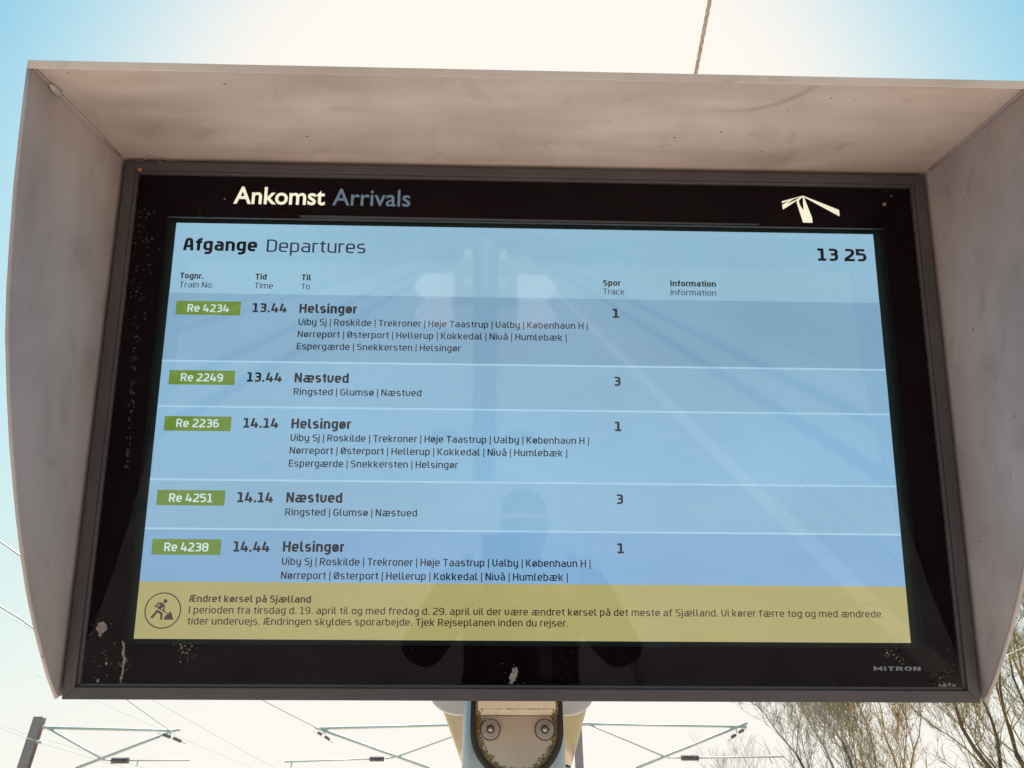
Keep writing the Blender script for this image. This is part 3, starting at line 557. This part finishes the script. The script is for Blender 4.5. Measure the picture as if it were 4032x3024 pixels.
for i in range(30):
    y = rd.uniform(0.05, 0.37); z = rd.uniform(0.03, 0.10); r = rd.uniform(.0006, .0016); n = 7
    b.add([(0.5855, y + r * math.cos(6.28 * k / n), z + r * math.sin(6.28 * k / n)) for k in range(n)], [tuple(range(n))])
tag(b.build('pale_specks', MT['putty'], disp, norm=False), kind='stuff')
def arcpts(c0, r, a0, a1, n=14): return [(c0[0] + r * math.cos(R(a0 + (a1 - a0) * i / n)), c0[1] + r * .7 * math.sin(R(a0 + (a1 - a0) * i / n))) for i in range(n + 1)]
b = MB()
b.tube([(-0.565, 0.3705, .023), (-0.556, 0.3705, .024), (-0.549, 0.373, .026), (-0.543, 0.376, .03), (-0.535, 0.374, .028), (-0.525, 0.374, .024), (-0.512, 0.371, .023)], 0.0004, 4)
b.tube([(-0.556, 0.3705, .024), (-0.553, 0.372, .023), (-0.556, 0.375, .02)], 0.0004, 4); b.tube([(-0.536, 0.374, .028), (-0.530, 0.370, .0235), (-0.527, 0.367, .0227)], 0.00035, 4)
tag(b.build('cobweb', mat('cobweb', (.34, .27, .24), .9, c2=(.3, .24, .21)), disp), kind='stuff')

# --- post and bracket (upright, world axes) ---
inv = disp.matrix_world.inverted()
def to_disp(o):            # keep a mesh built in world coordinates while it hangs under the display
    o.parent = disp; o.matrix_parent_inverse = inv; return o
def rrect(cx_, cy_, hw, hd, r, n=6):
    out = []
    for (sx, sy, a0) in ((1, 1, 0), (-1, 1, 90), (-1, -1, 180), (1, -1, 270)):
        for k in range(n + 1):
            a = R(a0 + 90 * k / n); out.append((cx_ + sx * (hw - r) + r * math.cos(a), cy_ + sy * (hd - r) + r * math.sin(a)))
    return out
PX, PY = 0.0300, 1.120
b = MB(); sec = rrect(PX, PY + 0.062, 0.0715, 0.062, 0.034, 10)
b.loft([[(p[0], p[1], z) for p in sec] for z in (0.0, 0.6, 1.2, 1.7, 1.85, 1.98)])
post = to_disp(b.build('post', MT['post'], smooth=True)); 
b = MB(); sec = rrect(PX, PY + 0.062, 0.13, 0.12, 0.03, 4); b.loft([[(p[0], p[1], z) for p in sec] for z in (0.001, 0.02)]); to_disp(b.build('base_plate', MT['post'], bevel=.002))
def ushape(cx_, hw, zc, zt, n=24):   # U outline: top left, down, round the bottom, up
    return [(cx_ - hw, zt)] + [(cx_ - hw * math.cos(math.pi * i / n), zc - hw * math.sin(math.pi * i / n)) for i in range(n + 1)] + [(cx_ + hw, zt)]
UX = 0.0335
def plate_xz(name, pts, y0, y1, m, bev=0.0008):
    B = MB(); n = len(pts); tri = tessellate_polygon([[Vector((p[0], p[1], 0)) for p in pts]])
    B.add([(p[0], y0, p[1]) for p in pts] + [(p[0], y1, p[1]) for p in pts], [tuple(t) for t in tri] + [tuple(i + n for i in t)[::-1] for t in tri] + [(i, (i + 1) % n, (i + 1) % n + n, i + n) for i in range(n)])
    return to_disp(B.build(name, m, bevel=bev))
o1 = ushape(UX, 0.0635, 1.885, 1.960); i1 = ushape(UX, 0.0558, 1.885, 1.960)
B = MB(); n = len(o1)
B.add([(p[0], PY - .006, p[1]) for p in o1] + [(p[0], PY - .006, p[1]) for p in i1] + [(p[0], PY + .004, p[1]) for p in o1] + [(p[0], PY + .004, p[1]) for p in i1],
      [(i, i + 1, n + i + 1, n + i) for i in range(n - 1)] + [(i, i + 1, 2 * n + i + 1, 2 * n + i) for i in range(n - 1)] + [(n + i, n + i + 1, 3 * n + i + 1, 3 * n + i) for i in range(n - 1)])
to_disp(B.build('rubber_gasket', MT['rubber'], smooth=True))
brk = plate_xz('bracket_plate', ushape(UX, 0.0550, 1.885, 1.9018), PY - .004, PY + .001, MT['plate'])
B = MB()                             # folded arm above the plate, leaning forward to the casing
prof = [(PY - .0045, 1.9025), (PY - .0085, 1.9085), (PY - .0115, 1.9100), (PY - .032, 1.950)]
B.add([(x, p[0], p[1]) for p in prof for x in (UX - .0535, UX + .0535)] + [(x, p[0] + .004, p[1] + .002) for p in prof for x in (UX - .0535, UX + .0535)],
      [(2 * i, 2 * i + 1, 2 * i + 3, 2 * i + 2) for i in range(3)] + [(8 + 2 * i, 8 + 2 * i + 2, 8 + 2 * i + 3, 8 + 2 * i + 1) for i in range(3)] + [(0, 2, 10, 8), (2, 4, 12, 10), (4, 6, 14, 12), (1, 9, 11, 3), (3, 11, 13, 5), (5, 13, 15, 7), (0, 8, 9, 1), (6, 7, 15, 14)])
to_disp(B.build('bracket_fold', MT['foldlit'], bevel=.0008))
B = MB()                             # lichen crust along the edge of the plate
rl = random.Random(11)
for s in range(1500):
    t_ = rl.random()
    up = ushape(UX, 0.0562 - abs(rl.gauss(0, .0030)) - .0008, 1.885, 1.960, 24); k = t_ * (len(up) - 1); i = int(k); f = k - i
    x = up[i][0] * (1 - f) + up[min(i + 1, len(up) - 1)][0] * f; z = up[i][1] * (1 - f) + up[min(i + 1, len(up) - 1)][1] * f
    if rl.random() < .5:
        sd_ = rl.choice((-1, 1)); z = rl.uniform(1.885, 1.935); x = UX + sd_ * (.0560 - abs(rl.gauss(0, .0038)))
    r = rl.uniform(.0006, .0021); yb = PY - .0042 - max(0, z - 1.902) * .55
    vs_ = [(x + r * math.cos(a) * rl.uniform(.6, 1.2), yb, z + r * math.sin(a) * rl.uniform(.6, 1.2)) for a in [k2 * 1.257 for k2 in range(5)]] + [(x, yb - r * .8, z)]
    B.add(vs_, [(k2, (k2 + 1) % 5, 5) for k2 in range(5)])
for k in range(170):                  # rusty line along the fold
    x = UX + rl.uniform(-.052, .052); z, yb = ((1.9022, PY - .0050) if rl.random() < .7 else (1.9092, PY - .0120)); r = rl.uniform(.0004, .0011)
    vs_ = [(x + 2.4 * r * math.cos(a), yb, z + r * .6 * math.sin(a)) for a in [k2 * 1.257 for k2 in range(5)]] + [(x, yb - r * .5, z)]
    B.add(vs_, [(k2, (k2 + 1) % 5, 5) for k2 in range(5)])
tag(to_disp(B.build('lichen_crust', MT['lichen'], norm=False)), kind='stuff')
for bx_ in (-0.0025, 0.0715):        # two socket-head bolts
    B = MB(); yb = PY - .0045
    rr = [(0.0138, 0.0), (0.0138, -.0006), (0.0126, -.0006), (0.0126, -.0035), (0.0118, -.0045), (0.0056, -.0047)]
    rings = [[(bx_ + r * math.cos(2 * math.pi * k / 36), yb + dy, 1.8845 + r * math.sin(2 * math.pi * k / 36)) for k in range(36)] for r, dy in rr]
    hexr = [(bx_ + .0046 * min(1.0, 0.866 / max(.5, math.cos((2 * math.pi * k / 36) % (math.pi / 3) - math.pi / 6))) * math.sin(2 * math.pi * k / 36), yb - .0047, 1.8845 + .0046 * min(1.0, 0.866 / max(.5, math.cos((2 * math.pi * k / 36) % (math.pi / 3) - math.pi / 6))) * math.cos(2 * math.pi * k / 36)) for k in range(36)]
    hexr = hexr[9::-1] + hexr[:9:-1]
    B.loft(rings[2:], cap=False); bolt = to_disp(B.build('bolt', MT['bolt'], bevel=0))
    B = MB(); B.loft(rings[:3], cap=False); rg = B.build('washer_gap', MT['rubber']); rg.parent = bolt
    B = MB(); B.loft([[(bx_ + (h[0] - bx_) * q, h[1] + d, 1.8845 + (h[2] - 1.8845) * q) for h in hexr] for q, d in ((1.22, -.0001), (1.0, -.0003))], cap=True)
    sk = B.build('hex_shade', MT['rubber']); sk.parent = bolt  # dark hexagon painted in for the shade inside the socket
    B = MB(); B.loft([[(bx_ + (h[0] - bx_) * q, h[1] + d, 1.8845 + (h[2] - 1.8845) * q) for h in hexr] for q, d in ((.86, -.0004), (.45, -.0012), (.05, -.0020))], cap=True)
    sk = B.build('hex_socket', MT['socket']); sk.parent = bolt
# --- housing on the rear side: white rounded plate over a tapering shell ---
def plate_pts():
    x0, x1, z0, z1, r = -0.104, 0.166, 1.9345, 2.22, 0.052
    pts = [(x0, z1)] + [(x0 + r - r * math.cos(R(90 * i / 10)), z0 + r * .78 - r * .78 * math.sin(R(90 * i / 10))) for i in range(11)]
    pts += [(x1 - r * .9 + r * .9 * math.sin(R(90 * i / 10)), z0 + r * .78 - r * .78 * math.cos(R(90 * i / 10))) for i in range(11)] + [(x1, z1)]
    return pts
plate_xz('rear_cover', plate_pts(), 1.285, 1.297, MT['white'], .001)
def ell(cx_, cy_, z, a_, b_, n=40): return [(cx_ + a_ * math.cos(2 * math.pi * k / n), cy_ + b_ * math.sin(2 * math.pi * k / n), z) for k in range(n)]
B = MB(); B.loft([ell(.0335 + .0085 * t_, 1.39, 2.05 - .1765 * t_ if t_ <= 1 else 0, .158 - .068 * t_, .088 - .028 * t_) for t_ in [0, .2, .4, .6, .8, 1.0]])
rear = to_disp(B.build('rear_shell', MT['beige'], smooth=True))
B = MB(); B.loft([ell(.0422, 1.39, 1.8733, .0885, .058), ell(.0422, 1.39, 1.8700, .0885, .058)]); rg = B.build('shell_groove', MT['rubber']); rg.parent = rear
B = MB(); B.loft([ell(.0425, 1.39, 1.8698, .0895, .060), ell(.043, 1.39, 1.856, .084, .056), ell(.043, 1.39, 1.846, .070, .045), ell(.043, 1.39, 1.842, .04, .02)]); rg = B.build('shell_cap', MT['beige'], smooth=True); rg.parent = rear

# ================================================================== OVERHEAD LINE
YC = 26.0
def mast(x, ztop, label, wid=0.30):
    r = empty('catenary_mast', (x, YC, -0.9)); tag(r, label, 'catenary mast', 'steel masts carrying the overhead line')
    B = MB(); h = ztop + 0.9
    B.box(-wid / 2, wid / 2, -.12, -.105, 0, h); B.box(-wid / 2, wid / 2, .105, .12, 0, h); B.box(-.006, .006, -.105, .105, 0, h); B.build('column', MT['mast'], r)
    return r
def arm(parent, tubes, mast_x, name):
    for p0, p1, rad in tubes:
        B = MB(); B.tube([(p0[0] - mast_x, p0[2] if len(p0) > 2 else 0, p0[1] + .9), (p1[0] - mast_x, p1[2] if len(p1) > 2 else 0, p1[1] + .9)], rad, 8)
        B.build(name, MT['arm'], parent, smooth=True)
def insul(parent, p0, p1, mast_x, rad=.075, ribs=12):
    a = Vector((p0[0] - mast_x, 0, p0[1] + .9)); c_ = Vector((p1[0] - mast_x, 0, p1[1] + .9)); B = MB(); pts = []; rr = []
    for i in range(ribs * 2 + 1): pts.append(a.lerp(c_, i / (ribs * 2))); rr.append(rad if i % 2 else rad * .62)
    B.tube(pts, rr, 12); return B.build('insulator', MT['insul'], parent)
mL = mast(-14.29, 6.32, 'slanting-looking steel catenary mast at the far left under the hood', .29)
arm(mL, [((-14.12, 6.03), (-13.93, 6.01), .05), ((-13.93, 6.01), (-9.98, 5.94), .042), ((-9.98, 5.94), (-9.80, 5.97), .035)], -14.29, 'top_tube')
arm(mL, [((-13.93, 6.0), (-12.03, 5.15), .03)], -14.29, 'stay_tube')
arm(mL, [((-14.14, 4.32), (-12.70, 4.88), .045), ((-12.70, 4.88), (-10.40, 5.78), .045), ((-10.40, 5.78), (-10.06, 5.93), .03)], -14.29, 'bracket_tube')
arm(mL, [((-12.05, 5.12), (-11.70, 5.09), .022), ((-11.70, 5.09), (-9.3, 5.10), .022), ((-10.89, 5.10), (-10.89, 4.93), .018), ((-10.06, 5.93), (-10.12, 5.80), .02), ((-10.5, 5.87), (-9.54, 5.57), .014), ((-14.2, 5.62), (-14.0, 5.60), .05)], -14.29, 'registration_tube')
insul(mL, (-11.70, 5.09), (-11.16, 5.095), -14.29, .095); insul(mL, (-10.32, 5.83), (-10.06, 5.75), -14.29, .055, 6); insul(mL, (-9.97, 5.73), (-9.70, 5.63), -14.29, .055, 6)
mC = mast(2.72, 6.45, 'central steel catenary mast half hidden behind the display post', .24)
arm(mC, [((2.6, 6.14), (-1.65, 6.12), .035), ((-1.65, 6.12), (-5.51, 6.01), .042), ((-5.35, 6.0), (-5.27, 5.86), .03)], 2.72, 'top_tube')
arm(mC, [((-5.62, 6.05), (-5.35, 5.97), .035), ((-5.35, 5.97), (-1.95, 4.90), .042), ((-1.95, 4.90), (2.6, 3.48), .042)], 2.72, 'bracket_tube')
arm(mC, [((2.6, 7.1), (-2.96, 5.21), .026)], 2.72, 'stay_tube')
arm(mC, [((-2.96, 5.21), (-3.30, 5.16), .022), ((-3.77, 5.15), (-6.39, 5.06), .022), ((-6.18, 5.06), (-6.18, 4.90), .02), ((-5.66, 5.96), (-4.97, 5.60), .012)], 2.72, 'registration_tube')
insul(mC, (-3.79, 5.15), (-3.34, 5.15), 2.72, .085); insul(mC, (-5.50, 5.90), (-5.36, 5.84), 2.72, .05, 5); insul(mC, (-5.26, 5.79), (-5.10, 5.69), 2.72, .05, 5)
arm(mC, [((2.8, 6.17), (3.11, 6.17), .05), ((3.11, 6.17), (8.15, 6.10), .038)], 2.72, 'top_tube')
arm(mC, [((8.19, 6.22), (4.49, 4.91), .042), ((4.49, 4.91), (2.8, 4.30), .042)], 2.72, 'bracket_tube')
arm(mC, [((3.11, 6.15), (5.44, 5.22), .026)], 2.72, 'stay_tube')
arm(mC, [((5.50, 5.20), (5.94, 5.20), .022), ((6.46, 5.20), (9.18, 5.24), .025), ((8.71, 5.22), (8.76, 5.05), .02), ((8.15, 6.08), (7.45, 5.67), .012), ((7.80, 6.05), (7.80, 5.90), .02)], 2.72, 'registration_tube')
insul(mC, (5.92, 5.20), (6.48, 5.20), 2.72, .095); insul(mC, (8.04, 6.02), (7.86, 5.93), 2.72, .055, 6); insul(mC, (7.76, 5.87), (7.60, 5.79), 2.72, .055, 6)
def wire(name, pts, rad, label, m='wire', group='overhead line wires', cat='overhead wire', n=5):
    B = MB(); B.tube(pts, rad, n); o = B.build(name, MT[m], smooth=True); tag(o, label, cat, group); return o
def sag(a, c_, s, n=14): return [Vector(a).lerp(Vector(c_), i / n) - Vector((0, 0, s * 4 * (i / n) * (1 - i / n))) for i in range(n + 1)]
wire('messenger_wire', sag((-7.85, -20, 6.35), (-7.27, 11.5, 6.0), .05) + sag((-7.27, 11.5, 6.0), (-5.40, 26, 5.98), .10)[1:], .014, 'upper of two blue-grey wires leaving the left picture edge')
wire('contact_wire', sag((-7.3, -20, 5.62), (-8.1, 13.2, 5.6), .02) + sag((-8.1, 13.2, 5.6), (-9.97, 26, 5.86), .03)[1:], .014, 'lower of two blue-grey wires leaving the left picture edge')
wire('feeder_wire', [(-14.0, -20, 6.3), (-14.02, YC, 5.58), (-14.1, 70, 6.3)], .007, 'thin pale wire clamped to the side of the far left mast')
wire('earth_wire', [(-15.6, -20, 6.6), (-14.6, YC, 5.85), (-13.2, 70, 6.5)], .006, 'thin pale wire crossing the top of the far left mast')
wire('messenger_wire', sag((-10.2, -20, 7.0), (-9.9, 70, 6.9), .5), .007, 'faint thin wire below the hooded screen left of centre')
wire('return_wire', sag((-12.4, -20, 6.2), (-9.7, 60, 6.6), .3), .005, 'hair-thin wire passing just under the lower left hood tip')
wire('contact_wire', [(8.74, -20, 5.05), (8.76, YC, 5.05), (8.8, 80, 5.05)], .005, 'thin wire running past the right-hand registration tube')
# twisted cable above the screen
B = MB(); A_, C_ = Vector((0.93, 1.81, 5.0)), Vector((0.97, 2.60, 5.0)); d_ = (C_ - A_)
p0 = A_ - d_ * 6; p1 = A_ + d_ * 34
for s_ in range(3):
    pts = []
    for i in range(4800):
        t_ = i / 4799; p = p0.lerp(p1, t_); a = t_ * 1500 + s_ * 2.094; pts.append(p + Vector((math.cos(a) * .0040, 0, math.sin(a) * .0040)))
    B.tube(pts, .0058, 5)
tag(B.build('twisted_cable', MT['rope'], smooth=True), 'brown twisted cable crossing the sky above the hood', 'cable')

# ================================================================== TREES
def tree(x, y, height, seed, label, trunk_r=.16, spread=1.0, depth=7, barkmat='bark', buds=0, lean=(0, 0), fork=0.25, twigs=1.0, budzone=None):
    rt = random.Random(seed); root = empty('bare_tree', (x, y, -1.1)); tag(root, label, 'tree', 'bare spring trees beside the track')
    T = MB(); W_ = MB(); tips = []
    def grow(p, d, length, rad, lev):
        n = 4 if lev < 3 else 3; pts = [p]; rr = [rad]; q = p.copy(); dd = d.copy()
        for i in range(n):
            wob = .10 + .05 * lev
            dd = (dd + Vector((rt.uniform(-wob, wob), rt.uniform(-wob, wob), rt.uniform(-wob * .4, wob) + .05))).normalized()
            q = q + dd * (length / n); pts.append(q.copy()); rr.append(max(.0028, rad * (1 - .42 * (i + 1) / n)))
        (T if rad > .035 else W_).tube(pts, rr, 7 if rad > .05 else (4 if rad > .015 else 3), cap=False)
        if lev >= depth: tips.append(q); return
        kids = 2 if lev < 2 else rt.choice((2, 3, 3)) 
        for k in range(kids):
            ang = rt.uniform(.22, .62) * spread; az = rt.uniform(0, 6.283) if k else rt.uniform(0, 6.283)
            o_ = dd.orthogonal().normalized(); o2 = dd.cross(o_); nd = (dd * math.cos(ang) + (o_ * math.cos(az) + o2 * math.sin(az)) * math.sin(ang)); nd.z += .10; nd.normalize()
            grow(q, nd, length * rt.uniform(.66, .86), rr[-1] * rt.uniform(.62, .80), lev + 1)
        if lev >= 1:                     # side shoots along the limb
            for k in range(int(3 * twigs)):
                i = rt.randrange(1, n + 1); ang = rt.uniform(.5, 1.1); az = rt.uniform(0, 6.283); o_ = dd.orthogonal().normalized(); o2 = dd.cross(o_)
                nd = (dd * math.cos(ang) + (o_ * math.cos(az) + o2 * math.sin(az)) * math.sin(ang)); nd.z += .15; nd.normalize()
                grow(pts[i].copy(), nd, length * rt.uniform(.35, .55), max(.004, rr[i] * .35), max(lev + 2, depth - 2))
    grow(Vector((0, 0, 0)), Vector((lean[0], lean[1], 1)).normalized(), height * fork, trunk_r, 0)
    T.build('trunk', MT[barkmat], root, smooth=True, norm=False)
    tag(W_.build('crown', MT['twig' if not buds else 'barky'], root, norm=False), kind='stuff')
    if buds:
        Bd = MB()
        for tp in rt.sample(tips, min(len(tips), buds)):
            for k in range(3):
                p = tp + Vector((rt.gauss(0, .1), rt.gauss(0, .1), rt.gauss(0, .1))); s_ = rt.uniform(.009, .022); u = Vector((rt.uniform(-1, 1), rt.uniform(-1, 1), rt.uniform(-1, 1))).normalized(); v_ = u.orthogonal().normalized()
                Bd.add([p + u * s_, p + v_ * s_ * .6, p - u * s_, p - v_ * s_ * .6], [(0, 1, 2, 3)])
        tag(Bd.build('catkins', MT['bud'], root, norm=False), kind='stuff')
    return root
tree(6.75, 16, 8.4, 4, 'dark forked bare tree nearest the overhead line arm', .20, 1.0, 7, 'bark', 0, (-.05, 0), .27, 1.7)
tree(7.6, 16.6, 8.6, 12, 'bare tree with lichen-yellowed stem right of the dark forked one', .13, .8, 7, 'barky', 500, (.0, 0), .27, 1.7)
tree(8.9, 17.4, 9.2, 23, 'bare tree with the brightest yellow catkins below the frame corner', .19, .85, 7, 'barky', 2600, (-.02, 0), .26, 1.7)
tree(10.6, 16.2, 11.0, 31, 'tall bare tree beyond the right side panel', .22, .95, 7, 'bark', 600, (-.03, 0), .25, 1.7)
tree(9.9, 15.4, 9.4, 71, 'slim twiggy bare tree under the lower right hood tip', .13, .9, 7, 'barky', 500, (.02, 0), .24, 1.7)
tree(12.4, 18.0, 11.5, 47, 'bare tree at the right picture edge', .20, .95, 7, 'bark', 0, (-.06, 0), .26, 1.7)
tree(8.2, 30, 8.0, 58, 'small faint bare tree top under the right registration tube', .14, .8, 6, 'bark', 0, (0, 0), .27)

# ================================================================== BEHIND THE READER (seen mirrored in the glass)
def skin_obj(name, joints, edges, m, parent, sub=2, root=0):
    me = bpy.data.meshes.new(name); me.from_pydata([j[:3] for j in joints], edges, []); o = bpy.data.objects.new(name, me); col.objects.link(o); o.parent = parent
    sk = o.modifiers.new('skin', 'SKIN'); 
    if not me.skin_vertices: me.attributes.new('skin', 'FLOAT', 'POINT') if False else None
    for i, j in enumerate(joints):
        r_ = j[3]; me.skin_vertices[0].data[i].radius = (r_, j[4] if len(j) > 4 else r_); me.skin_vertices[0].data[i].use_root = (i == root)
    o.modifiers.new('sub', 'SUBSURF').levels = sub; o.modifiers['sub'].render_levels = sub
    me.materials.append(m); sk.use_smooth_shade = True; return o
per = empty('person', (0.09, -0.32, 0)); tag(per, 'person in dark jacket and pale scarf photographing the screen', 'person')
J = [(0, 0, .98, .19, .13), (0, 0, 1.12, .185, .125), (0, .01, 1.28, .22, .135), (0, .01, 1.40, .17, .11), (0, .02, 1.47, .065, .065),
     (-.21, .01, 1.40, .075, .075), (-.33, .08, 1.20, .068, .068), (-.165, .24, 1.47, .046, .046), (.21, .01, 1.40, .075, .075), (.33, .08, 1.20, .068, .068), (.13, .24, 1.47, .046, .046),
     (-.12, 0, .88, .12, .12), (.12, 0, .88, .12, .12), (-.12, .01, .72, .10, .10), (.12, .01, .72, .10, .10)]
skin_obj('jacket', J, [(0, 1), (1, 2), (2, 3), (3, 4), (3, 5), (5, 6), (6, 7), (3, 8), (8, 9), (9, 10), (0, 11), (0, 12), (11, 13), (12, 14)], MT['jacket'], per)
skin_obj('legs', [(0, 0, .92, .11), (-.10, 0, .86, .092), (-.11, .01, .50, .062), (-.12, -.02, .10, .045), (.10, 0, .86, .092), (.11, .01, .50, .062), (.12, -.02, .10, .045)], [(0, 1), (1, 2), (2, 3), (0, 4), (4, 5), (5, 6)], MT['trousers'], per)
for s in (-1, 1): skin_obj('shoe', [(s * .12, -.05, .05, .045), (s * .125, .06, .045, .045), (s * .13, .15, .035, .035)], [(0, 1), (1, 2)], MT['shoe'], per)
skin_obj('head', [(0, .02, 1.46, .052), (0, .025, 1.54, .062, .07), (0, .02, 1.61, .075, .088), (0, .015, 1.67, .066, .075), (0, .105, 1.585, .012), (-.078, .01, 1.60, .014), (.078, .01, 1.60, .014)], [(0, 1), (1, 2), (2, 3), (2, 4), (2, 5), (2, 6)], MT['skin'], per)
skin_obj('hair', [(0, -.03, 1.56, .07), (0, -.02, 1.64, .083, .09), (0, .01, 1.70, .066, .07)], [(0, 1), (1, 2)], MT['hair'], per)
for s in (-1, 1):
    B = MB(); B.tube([(s * .028, .093, 1.622), (s * .028, .101, 1.622)], .009, 10); B.build('eye', MT['phone'], per)
B = MB(); B.tube([(-.022, .094, 1.553), (0, .101, 1.550), (.022, .094, 1.553)], .004, 6); B.build('mouth', MT['orange'], per)
skin_obj('scarf', [(-.07, .05, 1.46, .035), (0, .11, 1.44, .042), (.07, .05, 1.46, .035), (.06, .13, 1.36, .036, .02), (.07, .14, 1.22, .04, .018), (.075, .14, 1.08, .042, .015), (.0, -.04, 1.49, .04)], [(0, 1), (1, 2), (1, 3), (3, 4), (4, 5), (2, 6), (6, 0)], MT['scarf'], per)
for s, hx in ((-1, -.155), (1, .115)):
    hd = skin_obj('hand', [(hx, .225, 1.480, .030, .024), (hx + s * -.004, .262, 1.540, .036, .018), (hx, .286, 1.590, .028, .014)], [(0, 1), (1, 2)], MT['skin'], per)
    for k, ln in enumerate((.85, 1.0, .95, .75)):
        fz = 1.600 - k * .016
        f = skin_obj('finger', [(hx, .280, fz - .01, .009), (hx + s * .022, .300, fz + .012, .0085), (hx + s * .012, .308, fz + .020 + .02 * ln, .0075), (hx - s * .012 * ln, .3065, fz + .026 + .02 * ln, .0065)], [(0, 1), (1, 2), (2, 3)], MT['skin'], per, 1); f.parent = hd
    f = skin_obj('thumb', [(hx - s * .004, .255, 1.545, .011), (hx - s * .030, .265, 1.585, .010), (hx - s * .040, .282, 1.615, .0085)], [(0, 1), (1, 2)], MT['skin'], per, 1); f.parent = hd
ph = empty('phone', CAM + M @ Vector((0.040, -0.028, 0.016))); ph.rotation_euler = M.to_euler(); tag(ph, 'dark phone held up in landscape towards the screen', 'phone')
B = MB(); B.box(-.073, .073, -.036, .036, -.004, .004); body = B.build('body', MT['phone'], ph, bevel=.003)
B = MB(); B.box(-.060, -.028, .006, .034, -.0062, -.0042); B.build('camera_island', MT['phone'], ph, bevel=.002)
B = MB(); B.box(-.070, .070, -.033, .033, .0042, .0046); B.build('touch_screen', MT['surround'], ph)

sg = empty('platform_sign', (-.12, -5.6, 0)); tag(sg, 'dark pole with two pairs of rounded white panels behind the photographer', 'sign')
B = MB(); B.tube([(0, 0, 0), (0, 0, 2.9)], .12, 20); B.build('pole', MT['case'], sg, smooth=True)
for s in (-1, 1):
    for z0, z1, mk in ((1.85, 2.11, 'panelw'), (1.58, 1.84, 'panelp')):
        pts = [(s * .31, z0)] + [(s * (.58 + .12 * math.sin(R(180 * i / 12))), z0 + (z1 - z0) * (i / 12)) for i in range(13)] + [(s * .31, z1)]
        B = MB(); n = len(pts); tri = tessellate_polygon([[Vector((p[0], p[1], 0)) for p in pts]])
        B.add([(p[0], 0, p[1]) for p in pts] + [(p[0], .03, p[1]) for p in pts], [tuple(t) for t in tri] + [tuple(i + n for i in t) for t in tri] + [(i, (i + 1) % n, (i + 1) % n + n, i + n) for i in range(n)])
        B.build('panel', MT[mk], sg)
    B = MB(); B.box(*sorted((s * .05, s * .33)), .031, .045, 1.80, 1.88); B.build('bracket', MT['case'], sg)
    for z in (1.98, 2.26): 
        B = MB(); B.box(*sorted((s * .13, s * .21)), 0, .02, z, z + .09); B.build('small_plate', MT['white'], sg)
# far wood out of view, added to keep the upper glass reflection dark
rw = random.Random(5); B = MB()
for i in range(2600):
    x = rw.uniform(-120, 120); y = rw.uniform(-120, -85); h = 9 + 4 * math.sin(x * .11) + rw.uniform(-2, 3); z = rw.uniform(-1, h); s_ = rw.uniform(.8, 2.2)
    p = Vector((x, y, z)); u = Vector((rw.uniform(-1, 1), rw.uniform(-.4, .4), rw.uniform(-1, 1))).normalized() * s_; v_ = u.cross(Vector((0, 1, 0))).normalized() * s_
    B.add([p + u, p + v_, p - u, p - v_], [(0, 1, 2, 3)])
tag(B.build('added_far_wood', MT['wood'], norm=False), 'added dark wood out of view, darkening the glass reflection', 'wood', kind='stuff')
